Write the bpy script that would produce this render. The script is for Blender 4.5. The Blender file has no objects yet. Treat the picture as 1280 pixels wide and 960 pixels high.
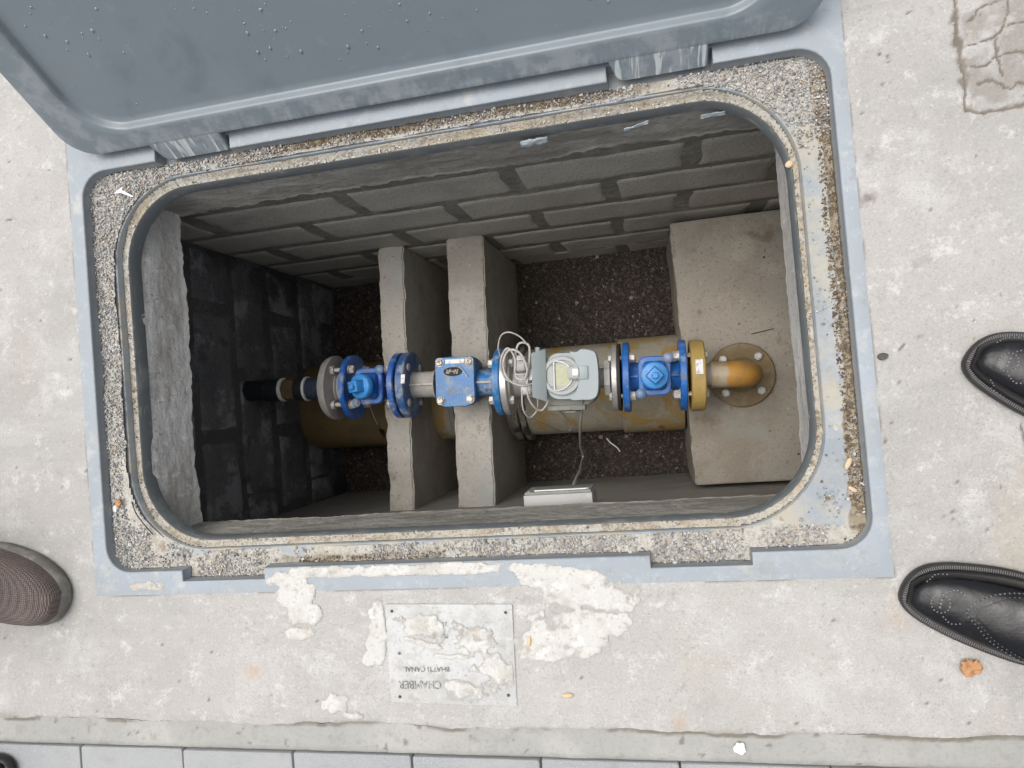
import bpy, bmesh, math, random
import numpy as np
from mathutils import Vector, Matrix
random.seed(7); rng = np.random.default_rng(7)
R = math.radians
S = bpy.context.scene
COL = S.collection

# ------------------------------------------------------------------ camera
cam_d = bpy.data.cameras.new('camera'); cam = bpy.data.objects.new('camera', cam_d); COL.objects.link(cam)
cam_d.sensor_width = 36.0; cam_d.lens = 835.68 / 1280 * 36
cam_d.clip_start = 0.02; cam_d.clip_end = 200
CR = Matrix(((0.97567047, 0.08470502, 0.20221819), (-0.08160018, 0.99638434, -0.02365701), (-0.20349091, 0.00658041, 0.97905472)))
cam.matrix_world = Matrix.Translation((0, 0, 1.0)) @ CR.to_4x4()
S.camera = cam

# ------------------------------------------------------------------ light
EL, AZ = R(73), R(303)
w = bpy.data.worlds.new('World'); S.world = w; w.use_nodes = True
nt = w.node_tree; bg = nt.nodes['Background']
sky = nt.nodes.new('ShaderNodeTexSky'); sky.sky_type = 'NISHITA'; sky.sun_disc = False
sky.sun_elevation = EL; sky.sun_rotation = AZ; sky.air_density = 1.0; sky.dust_density = 6.0; sky.ozone_density = 1.0
hs = nt.nodes.new('ShaderNodeHueSaturation'); hs.inputs['Saturation'].default_value = 0.32
nt.links.new(sky.outputs[0], hs.inputs['Color']); nt.links.new(hs.outputs[0], bg.inputs[0]); bg.inputs[1].default_value = 0.15
sd_ = bpy.data.lights.new('sun', 'SUN'); sd_.energy = 0.95; sd_.angle = R(60); sd_.color = (1.0, 0.97, 0.93)
sun = bpy.data.objects.new('sun', sd_); COL.objects.link(sun)
sdir = Vector((math.sin(AZ) * math.cos(EL), math.cos(AZ) * math.cos(EL), math.sin(EL)))
sun.rotation_euler = sdir.to_track_quat('Z', 'Y').to_euler()
S.view_settings.view_transform = 'Standard'; S.view_settings.look = 'None'
S.view_settings.exposure = 0.45; S.view_settings.gamma = 1.0
S.render.engine = 'CYCLES'
S.cycles.max_bounces = 8; S.cycles.diffuse_bounces = 5

# ------------------------------------------------------------------ helpers
def h2(ix, iy, seed):
    t = np.sin(ix * 127.1 + iy * 311.7 + seed * 74.7) * 43758.5453
    return t - np.floor(t)
def vn(x, y, seed=0):
    x = np.asarray(x, float); y = np.asarray(y, float)
    ix = np.floor(x).astype(int); iy = np.floor(y).astype(int); fx = x - ix; fy = y - iy
    fx = fx * fx * (3 - 2 * fx); fy = fy * fy * (3 - 2 * fy)
    a = h2(ix, iy, seed); b = h2(ix + 1, iy, seed); c = h2(ix, iy + 1, seed); d = h2(ix + 1, iy + 1, seed)
    return (a * (1 - fx) + b * fx) * (1 - fy) + (c * (1 - fx) + d * fx) * fy
def fbm(x, y, s, seed=0, o=4):
    t = 0; a = .5; n = 0
    for k in range(o):
        t = t + a * vn(np.asarray(x) * s, np.asarray(y) * s, seed + k * 17); n += a; a *= .5; s *= 2.07
    return t / n
def sdr(x, y, x0, x1, y0, y1, r):
    cx, cy = (x0 + x1) / 2, (y0 + y1) / 2
    qx = np.abs(x - cx) - (x1 - x0) / 2 + r; qy = np.abs(y - cy) - (y1 - y0) / 2 + r
    return np.hypot(np.maximum(qx, 0), np.maximum(qy, 0)) + np.minimum(np.maximum(qx, qy), 0) - r
def sstep(a, b, x):
    t = np.clip((x - a) / (b - a), 0, 1); return t * t * (3 - 2 * t)
def segd(x, y, pts):
    d = np.full(np.shape(x), 9.0)
    for (ax, ay), (bx, by) in zip(pts[:-1], pts[1:]):
        L = (bx - ax) ** 2 + (by - ay) ** 2 + 1e-12
        t = np.clip(((x - ax) * (bx - ax) + (y - ay) * (by - ay)) / L, 0, 1)
        d = np.minimum(d, np.hypot(x - ax - t * (bx - ax), y - ay - t * (by - ay)))
    return d

def set_props(o, label=None, cat=None, group=None, kind=None):
    if label: o['label'] = label
    if cat: o['category'] = cat
    if group: o['group'] = group
    if kind: o['kind'] = kind
    return o
def finish(me, mat, angle=35):
    if mat: me.materials.append(mat)
    me.shade_smooth(); me.set_sharp_from_angle(angle=R(angle))
def link(name, me, parent=None):
    o = bpy.data.objects.new(name, me); COL.objects.link(o)
    if parent: o.parent = parent
    return o
def arr_mesh(name, V, F, mat, parent=None, angle=35, attrs=None):
    V = np.asarray(V, np.float32); F = np.asarray(F, np.int32); k = F.shape[1]
    me = bpy.data.meshes.new(name)
    me.vertices.add(len(V)); me.vertices.foreach_set('co', V.ravel())
    me.loops.add(F.size); me.loops.foreach_set('vertex_index', F.ravel())
    me.polygons.add(len(F)); me.polygons.foreach_set('loop_start', np.arange(0, F.size, k, dtype=np.int32))
    me.update(calc_edges=True); me.validate()
    for n, a in (attrs or {}).items():
        at = me.attributes.new(n, 'FLOAT', 'POINT'); at.data.foreach_set('value', np.asarray(a, np.float32).ravel())
    finish(me, mat, angle)
    return link(name, me, parent)
def grid(name, xs, ys, zf, mat, parent=None, keep=None, attrs=None, warp=None, angle=60, skirt=0):
    X, Y = np.meshgrid(xs, ys); 
    if warp: X, Y = warp(X, Y)
    Z = zf(X, Y); V = np.stack([X, Y, Z], -1).reshape(-1, 3)
    ny, nx = X.shape; i = (np.arange(ny - 1)[:, None] * nx + np.arange(nx - 1)[None]).ravel()
    F = np.stack([i, i + 1, i + nx + 1, i + nx], 1)
    if keep is not None:
        K = keep(X, Y, Z).ravel(); F = F[K[F].any(1)] if keep.__name__ == 'any_' else F[K[F].all(1)]
    A = {n: a(X, Y) for n, a in (attrs or {}).items()}
    used = np.unique(F); rm = np.full(len(V), -1); rm[used] = np.arange(len(used))
    return arr_mesh(name, V[used], rm[F], mat, parent, angle, {n: a.ravel()[used] for n, a in A.items()})
def ico(sub=1):
    bm = bmesh.new(); bmesh.ops.create_icosphere(bm, subdivisions=sub, radius=1)
    V = np.array([v.co[:] for v in bm.verts]); F = np.array([[v.index for v in f.verts] for f in bm.faces]); bm.free(); return V, F
def scatter(name, P, size, mat, parent=None, flat=.7, sub=1, rnd=None):
    """stones joined into one mesh, every stone of its own shape and turn"""
    V, F = ico(sub); n = len(P); m = len(V)
    A = rng.normal(size=(n, 3, 3)); Q, _ = np.linalg.qr(A)
    jig = 1 + rng.uniform(-.35, .35, (n, m, 1)); sc = rng.uniform(.6, 1.25, (n, 1, 3))
    W = V[None] * jig * sc; W = np.einsum('nij,nmj->nmi', Q, W) * np.array([1, 1, flat]) * np.asarray(size).reshape(n, 1, 1)
    W = W + np.asarray(P)[:, None, :]
    G = (F[None] + (np.arange(n) * m)[:, None, None]).reshape(-1, 3)
    r = rng.random(n) if rnd is None else rnd
    o = arr_mesh(name, W.reshape(-1, 3), G, mat, parent, 20, {'rnd': np.repeat(r, m)})
    return o

class MB:
    def __init__(s): s.v = []; s.f = []
    def add(s, V, F, M=None):
        b = len(s.v)
        for p in V:
            p = Vector(p); s.v.append(tuple(M @ p) if M is not None else tuple(p))
        s.f += [tuple(i + b for i in f) for f in F]; return s
    def box(s, c, d, rz=0, rx=0, ry=0, top=None):
        t = top or (1, 1); hx, hy, hz = d[0] / 2, d[1] / 2, d[2] / 2
        V = [(-hx, -hy, -hz), (hx, -hy, -hz), (hx, hy, -hz), (-hx, hy, -hz), (-hx * t[0], -hy * t[1], hz), (hx * t[0], -hy * t[1], hz), (hx * t[0], hy * t[1], hz), (-hx * t[0], hy * t[1], hz)]
        F = [(3, 2, 1, 0), (4, 5, 6, 7), (0, 1, 5, 4), (1, 2, 6, 5), (2, 3, 7, 6), (3, 0, 4, 7)]
        M = Matrix.Translation(c) @ Matrix.Rotation(rz, 4, 'Z') @ Matrix.Rotation(ry, 4, 'Y') @ Matrix.Rotation(rx, 4, 'X')
        return s.add(V, F, M)
    def loft(s, rings, cap=True, closed=True):
        n = len(rings[0]); V = [p for r in rings for p in r]; F = []
        for k in range(len(rings) - 1):
            for i in range(n if closed else n - 1):
                j = (i + 1) % n; F.append((k * n + i, k * n + j, (k + 1) * n + j, (k + 1) * n + i))
        if cap: F.append(tuple(reversed(range(n)))); F.append(tuple(range((len(rings) - 1) * n, len(rings) * n)))
        return s.add(V, F)
    def lathe(s, prof, axis='Z', c=(0, 0, 0), n=32, cap=True, ph=0):
        rings = []
        for a, r in prof:
            ring = []
            for i in range(n):
                t = 2 * math.pi * i / n + ph; x, y = r * math.cos(t), r * math.sin(t)
                p = {'Z': (x, y, a), 'X': (a, x, y), 'Y': (y, a, x)}[axis]
                ring.append((p[0] + c[0], p[1] + c[1], p[2] + c[2]))
            rings.append(ring)
        return s.loft(rings, cap)
    def tube(s, pts, r, n=10, cap=True):
        pts = [Vector(p) for p in pts]; rings = []; up = None
        for i, p in enumerate(pts):
            d = (pts[min(i + 1, len(pts) - 1)] - pts[max(i - 1, 0)]).normalized()
            if up is None: up = d.orthogonal().normalized()
            up = (up - d * up.dot(d)).normalized(); q = d.cross(up)
            rr = r[i] if isinstance(r, (list, tuple)) else r
            rings.append([tuple(p + (up * math.cos(2 * math.pi * k / n) + q * math.sin(2 * math.pi * k / n)) * rr) for k in range(n)])
        return s.loft(rings, cap)
    def prism(s, pts, z0, z1, top=1.0, bev=0):
        cx = sum(p[0] for p in pts) / len(pts); cy = sum(p[1] for p in pts) / len(pts)
        def ring(z, k): return [(cx + (x - cx) * k, cy + (y - cy) * k, z) for x, y in pts]
        sz = max(abs(p[0] - cx) for p in pts)
        rs = [ring(z0, 1), ring(z1 - bev, 1 + (top - 1) * .8)] + ([ring(z1, top * (1 - bev / sz))] if bev else [ring(z1, top)])
        return s.loft(rs)
    def build(s, name, mat, parent=None, bevel=0, seg=2, angle=35, sub=0):
        me = bpy.data.meshes.new(name); me.from_pydata(s.v, [], s.f)
        bm = bmesh.new(); bm.from_mesh(me)
        if bevel:
            es = [e for e in bm.edges if len(e.link_faces) == 2 and e.calc_face_angle() > R(38)]
            bmesh.ops.bevel(bm, geom=es, offset=bevel, segments=seg, affect='EDGES', profile=.6, clamp_overlap=True)
        bmesh.ops.recalc_face_normals(bm, faces=bm.faces); bm.to_mesh(me); bm.free()
        finish(me, mat, angle); o = link(name, me, parent)
        if sub:
            m = o.modifiers.new('subdivision', 'SUBSURF'); m.levels = m.render_levels = sub
        return o
def rrect(x0, x1, y0, y1, r, n=8):
    P = []
    rs = r if isinstance(r, (list, tuple)) else (r,) * 4
    for k, (cx, cy) in enumerate(((x1 - rs[0], y0 + rs[0]), (x1 - rs[1], y1 - rs[1]), (x0 + rs[2], y1 - rs[2]), (x0 + rs[3], y0 + rs[3]))):
        for i in range(n + 1):
            a = -math.pi / 2 + k * math.pi / 2 + i * math.pi / 2 / n
            P.append((cx + rs[k] * math.cos(a), cy + rs[k] * math.sin(a)))
    return P
def thing(name, loc, label, cat, rz=0, group=None):
    o = bpy.data.objects.new(name, None); COL.objects.link(o); o.location = loc; o.rotation_euler = (0, 0, rz)
    o.empty_display_size = .05
    return set_props(o, label, cat, group)
def copy_child(o, parent, loc=None, rot=None):
    c = o.copy(); COL.objects.link(c); c.parent = parent
    if loc is not None: c.location = loc
    if rot is not None: c.rotation_euler = rot
    return c
def copy_tree(o, parent=None):
    c = o.copy(); COL.objects.link(c)
    if parent: c.parent = parent
    for ch in list(o.children): copy_tree(ch, c)
    return c
def smooth_path(pts, k=8):
    P = [Vector(p) for p in pts]; P = [P[0] * 2 - P[1]] + P + [P[-1] * 2 - P[-2]]; out = []
    for i in range(1, len(P) - 2):
        for j in range(k):
            t = j / k; a, b, c, d = P[i - 1:i + 3]
            out.append(.5 * ((2 * b) + (c - a) * t + (2 * a - 5 * b + 4 * c - d) * t * t + (3 * b - a - 3 * c + d) * t ** 3))
    out.append(P[-2]); return out

# ------------------------------------------------------------------ materials
def M(name, col, rough=.8, layers=(), bumps=(), metallic=0, coat=0, ior=1.45, rnoise=None, seed=0.0, spec=.5, world=True):
    m = bpy.data.materials.new(name); m.use_nodes = True; t = m.node_tree; N = t.nodes; L = t.links
    b = N['Principled BSDF']; b.inputs['Roughness'].default_value = rough; b.inputs['Metallic'].default_value = metallic
    b.inputs['Coat Weight'].default_value = coat; b.inputs['IOR'].default_value = ior; b.inputs['Specular IOR Level'].default_value = spec
    tc = N.new('ShaderNodeNewGeometry') if world else N.new('ShaderNodeTexCoord')
    src = tc.outputs['Position'] if world else tc.outputs['Object']
    def coord(st):
        mp = N.new('ShaderNodeMapping'); mp.inputs['Location'].default_value = (seed, seed * 1.7, seed * .6)
        mp.inputs['Scale'].default_value = st or (1, 1, 1); L.new(src, mp.inputs[0]); return mp.outputs[0]
    def field(d):
        k = d.get('kind', 'noise')
        if k == 'attr':
            a = N.new('ShaderNodeAttribute'); a.attribute_name = d['attr']; out = a.outputs['Fac']
        elif k == 'voronoi':
            a = N.new('ShaderNodeTexVoronoi'); a.inputs['Scale'].default_value = d['s']; a.feature = d.get('feat', 'F1'); a.inputs['Randomness'].default_value = d.get('rnd', 1.0); L.new(coord(d.get('st')), a.inputs['Vector']); out = a.outputs['Distance']
        elif k == 'wave':
            a = N.new('ShaderNodeTexWave'); a.inputs['Scale'].default_value = d['s']; a.inputs['Distortion'].default_value = d.get('dist', 2); a.bands_direction = d.get('dir', 'X'); L.new(coord(d.get('st')), a.inputs['Vector']); out = a.outputs['Fac']
        else:
            a = N.new('ShaderNodeTexNoise'); a.inputs['Scale'].default_value = d['s']; a.inputs['Detail'].default_value = d.get('d', 6); a.inputs['Roughness'].default_value = d.get('r', .6); a.inputs['Distortion'].default_value = d.get('dist', 0); L.new(coord(d.get('st')), a.inputs['Vector']); out = a.outputs[0]
        mr = N.new('ShaderNodeMapRange'); mr.interpolation_type = 'SMOOTHSTEP'
        mr.inputs['From Min'].default_value = d.get('lo', 0); mr.inputs['From Max'].default_value = d.get('hi', 1)
        mr.inputs['To Max'].default_value = d.get('amt', 1); L.new(out, mr.inputs['Value']); out = mr.outputs[0]
        if 'by' in d:
            mu = N.new('ShaderNodeMath'); mu.operation = 'MULTIPLY'; L.new(out, mu.inputs[0]); L.new(field(d['by']), mu.inputs[1]); out = mu.outputs[0]
        return out
    c = None
    rr = None
    for d in layers:
        f = field(d); mx = N.new('ShaderNodeMix'); mx.data_type = 'RGBA'; L.new(f, mx.inputs['Factor'])
        if c is None: mx.inputs['A'].default_value = (*col, 1)
        else: L.new(c, mx.inputs['A'])
        mx.inputs['B'].default_value = (*d['c'], 1); c = mx.outputs['Result']
        if 'rough' in d:
            m2 = N.new('ShaderNodeMix'); L.new(f, m2.inputs[0])
            if rr is None: m2.inputs[2].default_value = rough
            else: L.new(rr, m2.inputs[2])
            m2.inputs[3].default_value = d['rough']; rr = m2.outputs[0]
    if c is None: b.inputs['Base Color'].default_value = (*col, 1)
    else: L.new(c, b.inputs['Base Color'])
    if rr is not None: L.new(rr, b.inputs['Roughness'])
    prev = None
    for d in bumps:
        f = field(d); bp = N.new('ShaderNodeBump'); bp.inputs['Strength'].default_value = d.get('str', .5); bp.inputs['Distance'].default_value = d.get('dz', .001)
        L.new(f, bp.inputs['Height'])
        if prev: L.new(prev, bp.inputs['Normal'])
        prev = bp.outputs[0]
    if prev: L.new(prev, b.inputs['Normal'])
    return m
SCR = (.3, .3, .28)
m_apron = M('pale_concrete', (0.388, 0.374, 0.352), .9, [
    dict(s=2.2, lo=.42, hi=.62, c=(0.333, 0.326, 0.305), amt=.8), dict(s=1.3, lo=.5, hi=.64, c=(0.420, 0.407, 0.373), amt=.6),
    dict(s=6, lo=.50, hi=.64, c=(0.469, 0.461, 0.452), amt=.8, d=12, r=.78), dict(s=21, lo=.53, hi=.64, c=(0.546, 0.536, 0.525), amt=.75, d=12, r=.8), dict(s=11, lo=.56, hi=.68, c=(0.267, 0.257, 0.226), amt=.6, d=12, r=.78),
    dict(s=7, lo=.48, hi=.66, c=(0.428, 0.418, 0.402), amt=.55, st=(.3, 1.7, 1), d=10, r=.7), dict(s=45, lo=.56, hi=.66, c=(0.295, 0.284, 0.263), amt=.6, d=8, r=.75), dict(s=3, lo=.62, hi=.7, c=(0.404, 0.354, 0.283), amt=.4, st=(1, .4, 1)),
    dict(s=330, lo=.50, hi=.70, c=(0.246, 0.241, 0.226), amt=.40, d=3), dict(s=150, lo=.60, hi=.70, c=(0.611, 0.600, 0.578), amt=.35, d=4), dict(s=210, lo=.66, hi=.72, c=(0.142, 0.134, 0.121), amt=.45, d=3),
    dict(kind='attr', attr='dirt', lo=0, hi=1, c=(0.137, 0.112, 0.084), amt=.9), dict(kind='attr', attr='rust', lo=0, hi=1, c=(0.437, 0.290, 0.168), amt=.6)],
    [dict(s=9, d=8, str=.35, dz=.004, st=(.3, 2, 1)), dict(s=25, d=8, str=.4, dz=.005), dict(s=90, d=6, str=.5, dz=.003), dict(s=260, d=4, str=.6, dz=.0015)])
m_mortar = M('grey_mortar', (0.317, 0.315, 0.295), .92, [
    dict(s=6, lo=.45, hi=.65, c=(0.384, 0.377, 0.352), amt=.8), dict(s=30, lo=.55, hi=.7, c=(0.233, 0.229, 0.196), amt=.5), dict(s=220, lo=.5, hi=.75, c=(0.217, 0.213, 0.196), amt=.5),
    dict(kind='attr', attr='dirt', c=(0.142, 0.127, 0.099), amt=.85)], [dict(s=60, d=8, str=.5, dz=.004), dict(s=350, str=.5, dz=.001)])
m_paver = M('paver_concrete', (0.288, 0.300, 0.304), .9, [dict(s=500, d=2, lo=.5, hi=.7, c=(0.192, 0.200, 0.204), amt=.7), dict(s=420, d=2, lo=.58, hi=.7, c=(0.416, 0.424, 0.424), amt=.7), dict(s=4, lo=.4, hi=.65, c=(0.336, 0.340, 0.336), amt=.7), dict(s=26, lo=.55, hi=.7, c=(0.240, 0.236, 0.216), amt=.35)], [dict(s=450, str=.6, dz=.001)])
m_sand = M('joint_sand', (.12, .11, .09), .95, [dict(s=200, lo=.5, hi=.7, c=(.25, .23, .19))], [dict(s=300, str=.6, dz=.002)])
m_splat = M('white_mortar', (.365, .355, .33), .92, [dict(kind='attr', attr='core', c=(.53, .52, .49), amt=1), dict(s=14, lo=.48, hi=.66, c=(.40, .385, .345), amt=.7, d=9), dict(s=9, lo=.64, hi=.70, c=(.42, .31, .22), amt=.6), dict(s=38, lo=.57, hi=.68, c=(.33, .31, .27), amt=.6, d=8), dict(s=40, lo=.56, hi=.66, c=(.60, .60, .58), amt=.8, d=8, by=dict(kind='attr', attr='core')), dict(s=180, lo=.55, hi=.72, c=(.27, .255, .225), amt=.6)], [dict(s=50, d=9, str=.8, dz=.004), dict(s=260, str=.6, dz=.0015)])
FR = (.262, .294, .318)
m_frame = M('bluegrey_plastic', FR, .5, [
    dict(s=6, lo=.45, hi=.68, c=(0.317, 0.352, 0.396), amt=.8, rough=.7), dict(s=30, lo=.52, hi=.70, c=(0.378, 0.405, 0.431), amt=.55, d=8, r=.7),
    dict(s=10, lo=.54, hi=.68, c=(.38, .375, .345), amt=.75, d=10, r=.75, rough=.85), dict(s=24, lo=.55, hi=.66, c=(.23, .215, .18), amt=.5, d=10, r=.75), dict(s=18, lo=.58, hi=.70, c=(0.440, 0.431, 0.396), amt=.6, d=10), dict(s=140, lo=.62, hi=.72, c=(0.176, 0.185, 0.185), amt=.5), dict(s=70, lo=.62, hi=.7, c=(0.484, 0.493, 0.493), amt=.5, st=(3, 1, 1)),
    dict(kind='attr', attr='floor', c=(.40, .37, .30), amt=.95, by=dict(s=13, lo=.42, hi=.66, d=9, r=.75)), dict(kind='attr', attr='darken', c=(0.128, 0.141, 0.145), amt=.9)],
    [dict(s=90, str=.25, dz=.001), dict(s=12, str=.2, dz=.004)])
m_liner = M('dark_plastic_liner', (0.115, 0.127, 0.130), .45, [dict(s=14, lo=.5, hi=.7, c=(0.230, 0.238, 0.230), amt=.6, d=9), dict(s=40, lo=.58, hi=.68, c=(0.345, 0.302, 0.240), amt=.5, st=(1, 1, 4))], [dict(s=60, str=.3, dz=.001)])
m_lid = M('lid_plastic', (0.162, 0.194, 0.216), .42, [
    dict(s=3, lo=.4, hi=.7, c=(0.186, 0.218, 0.238), amt=.8), dict(s=7, lo=.56, hi=.72, c=(0.119, 0.148, 0.163), amt=.6, d=8, dist=1.2), dict(s=45, lo=.60, hi=.72, c=(0.252, 0.277, 0.291), amt=.25, d=8),
    dict(kind='attr', attr='edge', lo=0, hi=1, c=(0.287, 0.312, 0.332), amt=.6, rough=.6, by=dict(s=30, lo=.44, hi=.6, d=7, r=.65)),
    dict(kind='attr', attr='drip', lo=0, hi=1, c=(0.478, 0.519, 0.512), amt=.9, rough=.75, by=dict(s=55, lo=.50, hi=.60, d=3, st=(1.35, .16, .16), dist=.6)),
    dict(kind='attr', attr='drip', lo=.55, hi=1, c=(0.156, 0.165, 0.116), amt=.5, by=dict(s=60, lo=.6, hi=.7))],
    [dict(s=7, str=.12, dz=.004), dict(s=110, str=.12, dz=.0006, d=3)], coat=.22)
m_water = M('rain_drop', (.165, .20, .225), .06, spec=.9, coat=1.0)
m_neck = M('shuttered_concrete', (.50, .485, .455), .9, [
    dict(s=4, lo=.4, hi=.62, c=(.62, .61, .585), amt=.7, d=8), dict(s=8, lo=.46, hi=.62, c=(.36, .335, .30), amt=.7, st=(3, .7, 3), d=9, r=.7), dict(s=10, lo=.54, hi=.66, c=(.30, .275, .24), amt=.6, d=9, r=.7), dict(s=26, lo=.55, hi=.68, c=(.68, .67, .64), amt=.6, st=(1, 2.5, 1), d=8), dict(s=150, lo=.58, hi=.68, c=(.25, .235, .21), amt=.7, d=3), dict(s=70, lo=.62, hi=.7, c=(.40, .35, .28), amt=.5),
    dict(kind='attr', attr='edge', c=(.64, .625, .58), amt=.75)], [dict(s=20, str=.6, dz=.004, st=(2.2, .6, 2.2), d=8), dict(s=60, str=.5, dz=.003, d=6), dict(s=200, str=.5, dz=.001)])
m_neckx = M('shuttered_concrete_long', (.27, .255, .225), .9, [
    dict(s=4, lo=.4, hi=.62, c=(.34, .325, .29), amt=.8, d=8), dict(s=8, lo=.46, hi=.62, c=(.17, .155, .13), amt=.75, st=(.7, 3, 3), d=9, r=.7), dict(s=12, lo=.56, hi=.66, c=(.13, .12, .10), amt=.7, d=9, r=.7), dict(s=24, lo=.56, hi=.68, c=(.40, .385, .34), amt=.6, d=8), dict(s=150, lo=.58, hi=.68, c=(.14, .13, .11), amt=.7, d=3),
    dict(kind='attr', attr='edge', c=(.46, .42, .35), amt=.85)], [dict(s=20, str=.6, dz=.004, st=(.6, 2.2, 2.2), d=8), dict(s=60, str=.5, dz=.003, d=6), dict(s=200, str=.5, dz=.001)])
SM = [dict(s=3.2, lo=.54, hi=.64, c=(.30, .295, .27), amt=.55, d=7, r=.65), dict(s=9, lo=.60, hi=.70, c=(.40, .395, .37), amt=.5, d=9, r=.7), dict(s=5.5, lo=.62, hi=.72, c=(.20, .20, .185), amt=.5, d=6)]
m_blk = M('grey_block', (0.465, 0.441, 0.382), .95, [dict(s=6, lo=.4, hi=.65, c=(0.372, 0.356, 0.311), amt=.8), dict(s=150, lo=.5, hi=.7, c=(0.233, 0.225, 0.197), amt=.6, d=3), dict(s=110, lo=.6, hi=.72, c=(0.577, 0.549, 0.487), amt=.5)] + SM, [dict(s=140, str=.8, dz=.003), dict(s=14, str=.3, dz=.005)])
m_blkd = M('shaded_damp_block', (0.168, 0.168, 0.168), .85, [dict(s=6, lo=.4, hi=.62, c=(0.104, 0.106, 0.110), amt=.9), dict(s=150, lo=.5, hi=.7, c=(0.080, 0.080, 0.080), amt=.6, d=3), dict(s=7, lo=.50, hi=.60, c=(0.320, 0.320, 0.324), amt=.85, d=9, r=.75), dict(s=4, lo=.54, hi=.62, c=(0.056, 0.056, 0.058), amt=.85, d=7)], [dict(s=120, str=.9, dz=.004), dict(s=20, str=.5, dz=.008)])  # damp block, darkened further in colour to stand for the west end's shade
m_joint = M('wall_mortar', (0.223, 0.211, 0.176), .95, [dict(s=9, lo=.45, hi=.65, c=(0.149, 0.140, 0.118), amt=.8), dict(s=20, lo=.52, hi=.66, c=(0.335, 0.315, 0.277), amt=.6, st=(1, 1, .4), d=9)] + SM, [dict(s=60, str=.8, dz=.005), dict(s=24, str=.6, dz=.006, st=(.4, .4, 3))])
m_jointd = M('shaded_damp_mortar', (0.101, 0.101, 0.101), .85, [dict(s=9, lo=.5, hi=.62, c=(0.195, 0.195, 0.199), amt=.7, d=9, r=.75), dict(s=4, lo=.54, hi=.62, c=(0.045, 0.045, 0.046), amt=.8, d=7)], [dict(s=60, str=.9, dz=.008)])  # damp mortar, with the same shade mixed into its colour
m_plaster = M('wall_plaster', (0.270, 0.255, 0.227), .9, [dict(s=5, lo=.45, hi=.65, c=(0.198, 0.185, 0.168), amt=.7), dict(s=16, lo=.5, hi=.66, c=(0.342, 0.326, 0.294), amt=.6, st=(.6, 3, 5)), dict(s=120, lo=.6, hi=.72, c=(0.144, 0.132, 0.118), amt=.5)], [dict(s=30, str=.5, dz=.004, st=(.5, 2, 6)), dict(s=200, str=.4, dz=.001)])
def conc(name, seed, base, damp=.6):
    return M(name, base, .88, [dict(s=4, lo=.4, hi=.65, c=tuple(x * .8 for x in base), amt=.8), dict(s=9, lo=.52, hi=.66, c=(base[0] * 1.2, base[1] * 1.19, base[2] * 1.14), amt=.7, d=8), dict(s=16, lo=.6, hi=.7, c=(base[0] * .62, base[1] * .57, base[2] * .5), amt=damp, d=7),
        dict(s=110, lo=.58, hi=.68, c=(.13, .105, .09), amt=.55, d=3), dict(s=3.5, lo=.50, hi=.60, c=(base[0] * .70, base[1] * .66, base[2] * .60), amt=.55, d=10, r=.7, dist=.5), dict(s=240, lo=.5, hi=.7, c=(base[0] * .65, base[1] * .63, base[2] * .6), amt=.6), dict(s=60, lo=.68, hi=.75, c=(.36, .24, .19), amt=.5), dict(s=85, lo=.66, hi=.72, c=(.6, .58, .54), amt=.6),
        dict(s=5, lo=.54, hi=.66, c=(base[0] * .88, base[1] * .97, base[2] * 1.03), amt=.7, d=8), dict(s=2.6, lo=.54, hi=.68, c=(base[0] * .66, base[1] * .63, base[2] * .6), amt=.6, d=8)], [dict(s=40, str=.35, dz=.004), dict(s=230, str=.5, dz=.0012)], seed=seed)
m_pier = conc('pier_concrete', 3, (.45, .42, .37)); m_pier2 = conc('pier_concrete_pale', 9, (.385, .362, .325)); m_plinth = conc('plinth_concrete', 14, (.345, .31, .26), .95)
m_grav = M('pit_gravel', (0.093, 0.076, 0.060), .75, [dict(kind='attr', attr='rnd', lo=.1, hi=.5, c=(0.043, 0.034, 0.028)), dict(kind='attr', attr='rnd', lo=.75, hi=.9, c=(0.132, 0.104, 0.079)), dict(kind='attr', attr='rnd', lo=.975, hi=.99, c=(0.323, 0.280, 0.232))], [dict(s=400, str=.3, dz=.001)])
m_silt = M('pit_silt', (0.051, 0.040, 0.032), .9, [dict(s=90, lo=.5, hi=.7, c=(0.093, 0.076, 0.060))], [dict(s=120, str=.8, dz=.006)])
m_grit = M('grey_grit', (0.340, 0.332, 0.319), .85, [dict(kind='attr', attr='rnd', lo=.0, hi=.28, c=(0.128, 0.128, 0.128)), dict(kind='attr', attr='rnd', lo=.25, hi=.34, c=(0.281, 0.272, 0.272)), dict(kind='attr', attr='rnd', lo=.5, hi=.75, c=(0.493, 0.484, 0.459)), dict(kind='attr', attr='rnd', lo=.9, hi=.97, c=(0.425, 0.315, 0.212))])
m_crumb = M('dark_crumbs', (.10, .07, .05), .9, [dict(kind='attr', attr='rnd', lo=.3, hi=.6, c=(.17, .13, .08)), dict(kind='attr', attr='rnd', lo=.75, hi=.9, c=(.30, .24, .15))])
m_sed = M('pale_sediment', (.45, .43, .385), .92, [dict(s=20, lo=.45, hi=.65, c=(.36, .335, .28), amt=.8, d=9), dict(s=9, lo=.58, hi=.7, c=(.52, .51, .48), amt=.8), dict(s=60, lo=.5, hi=.66, c=(.30, .29, .255), amt=.7, d=8), dict(s=220, lo=.5, hi=.7, c=(.22, .21, .18), amt=.6), dict(s=13, lo=.62, hi=.7, c=(.26, .19, .11), amt=.7, d=8), dict(kind='attr', attr='soil', c=(.215, .175, .115), amt=.85, by=dict(s=45, lo=.3, hi=.55, d=9, r=.75)), dict(kind='attr', attr='soil', c=(.09, .07, .045), amt=.8, by=dict(s=80, lo=.5, hi=.62, d=6))], [dict(s=160, str=.7, dz=.003)])
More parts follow.
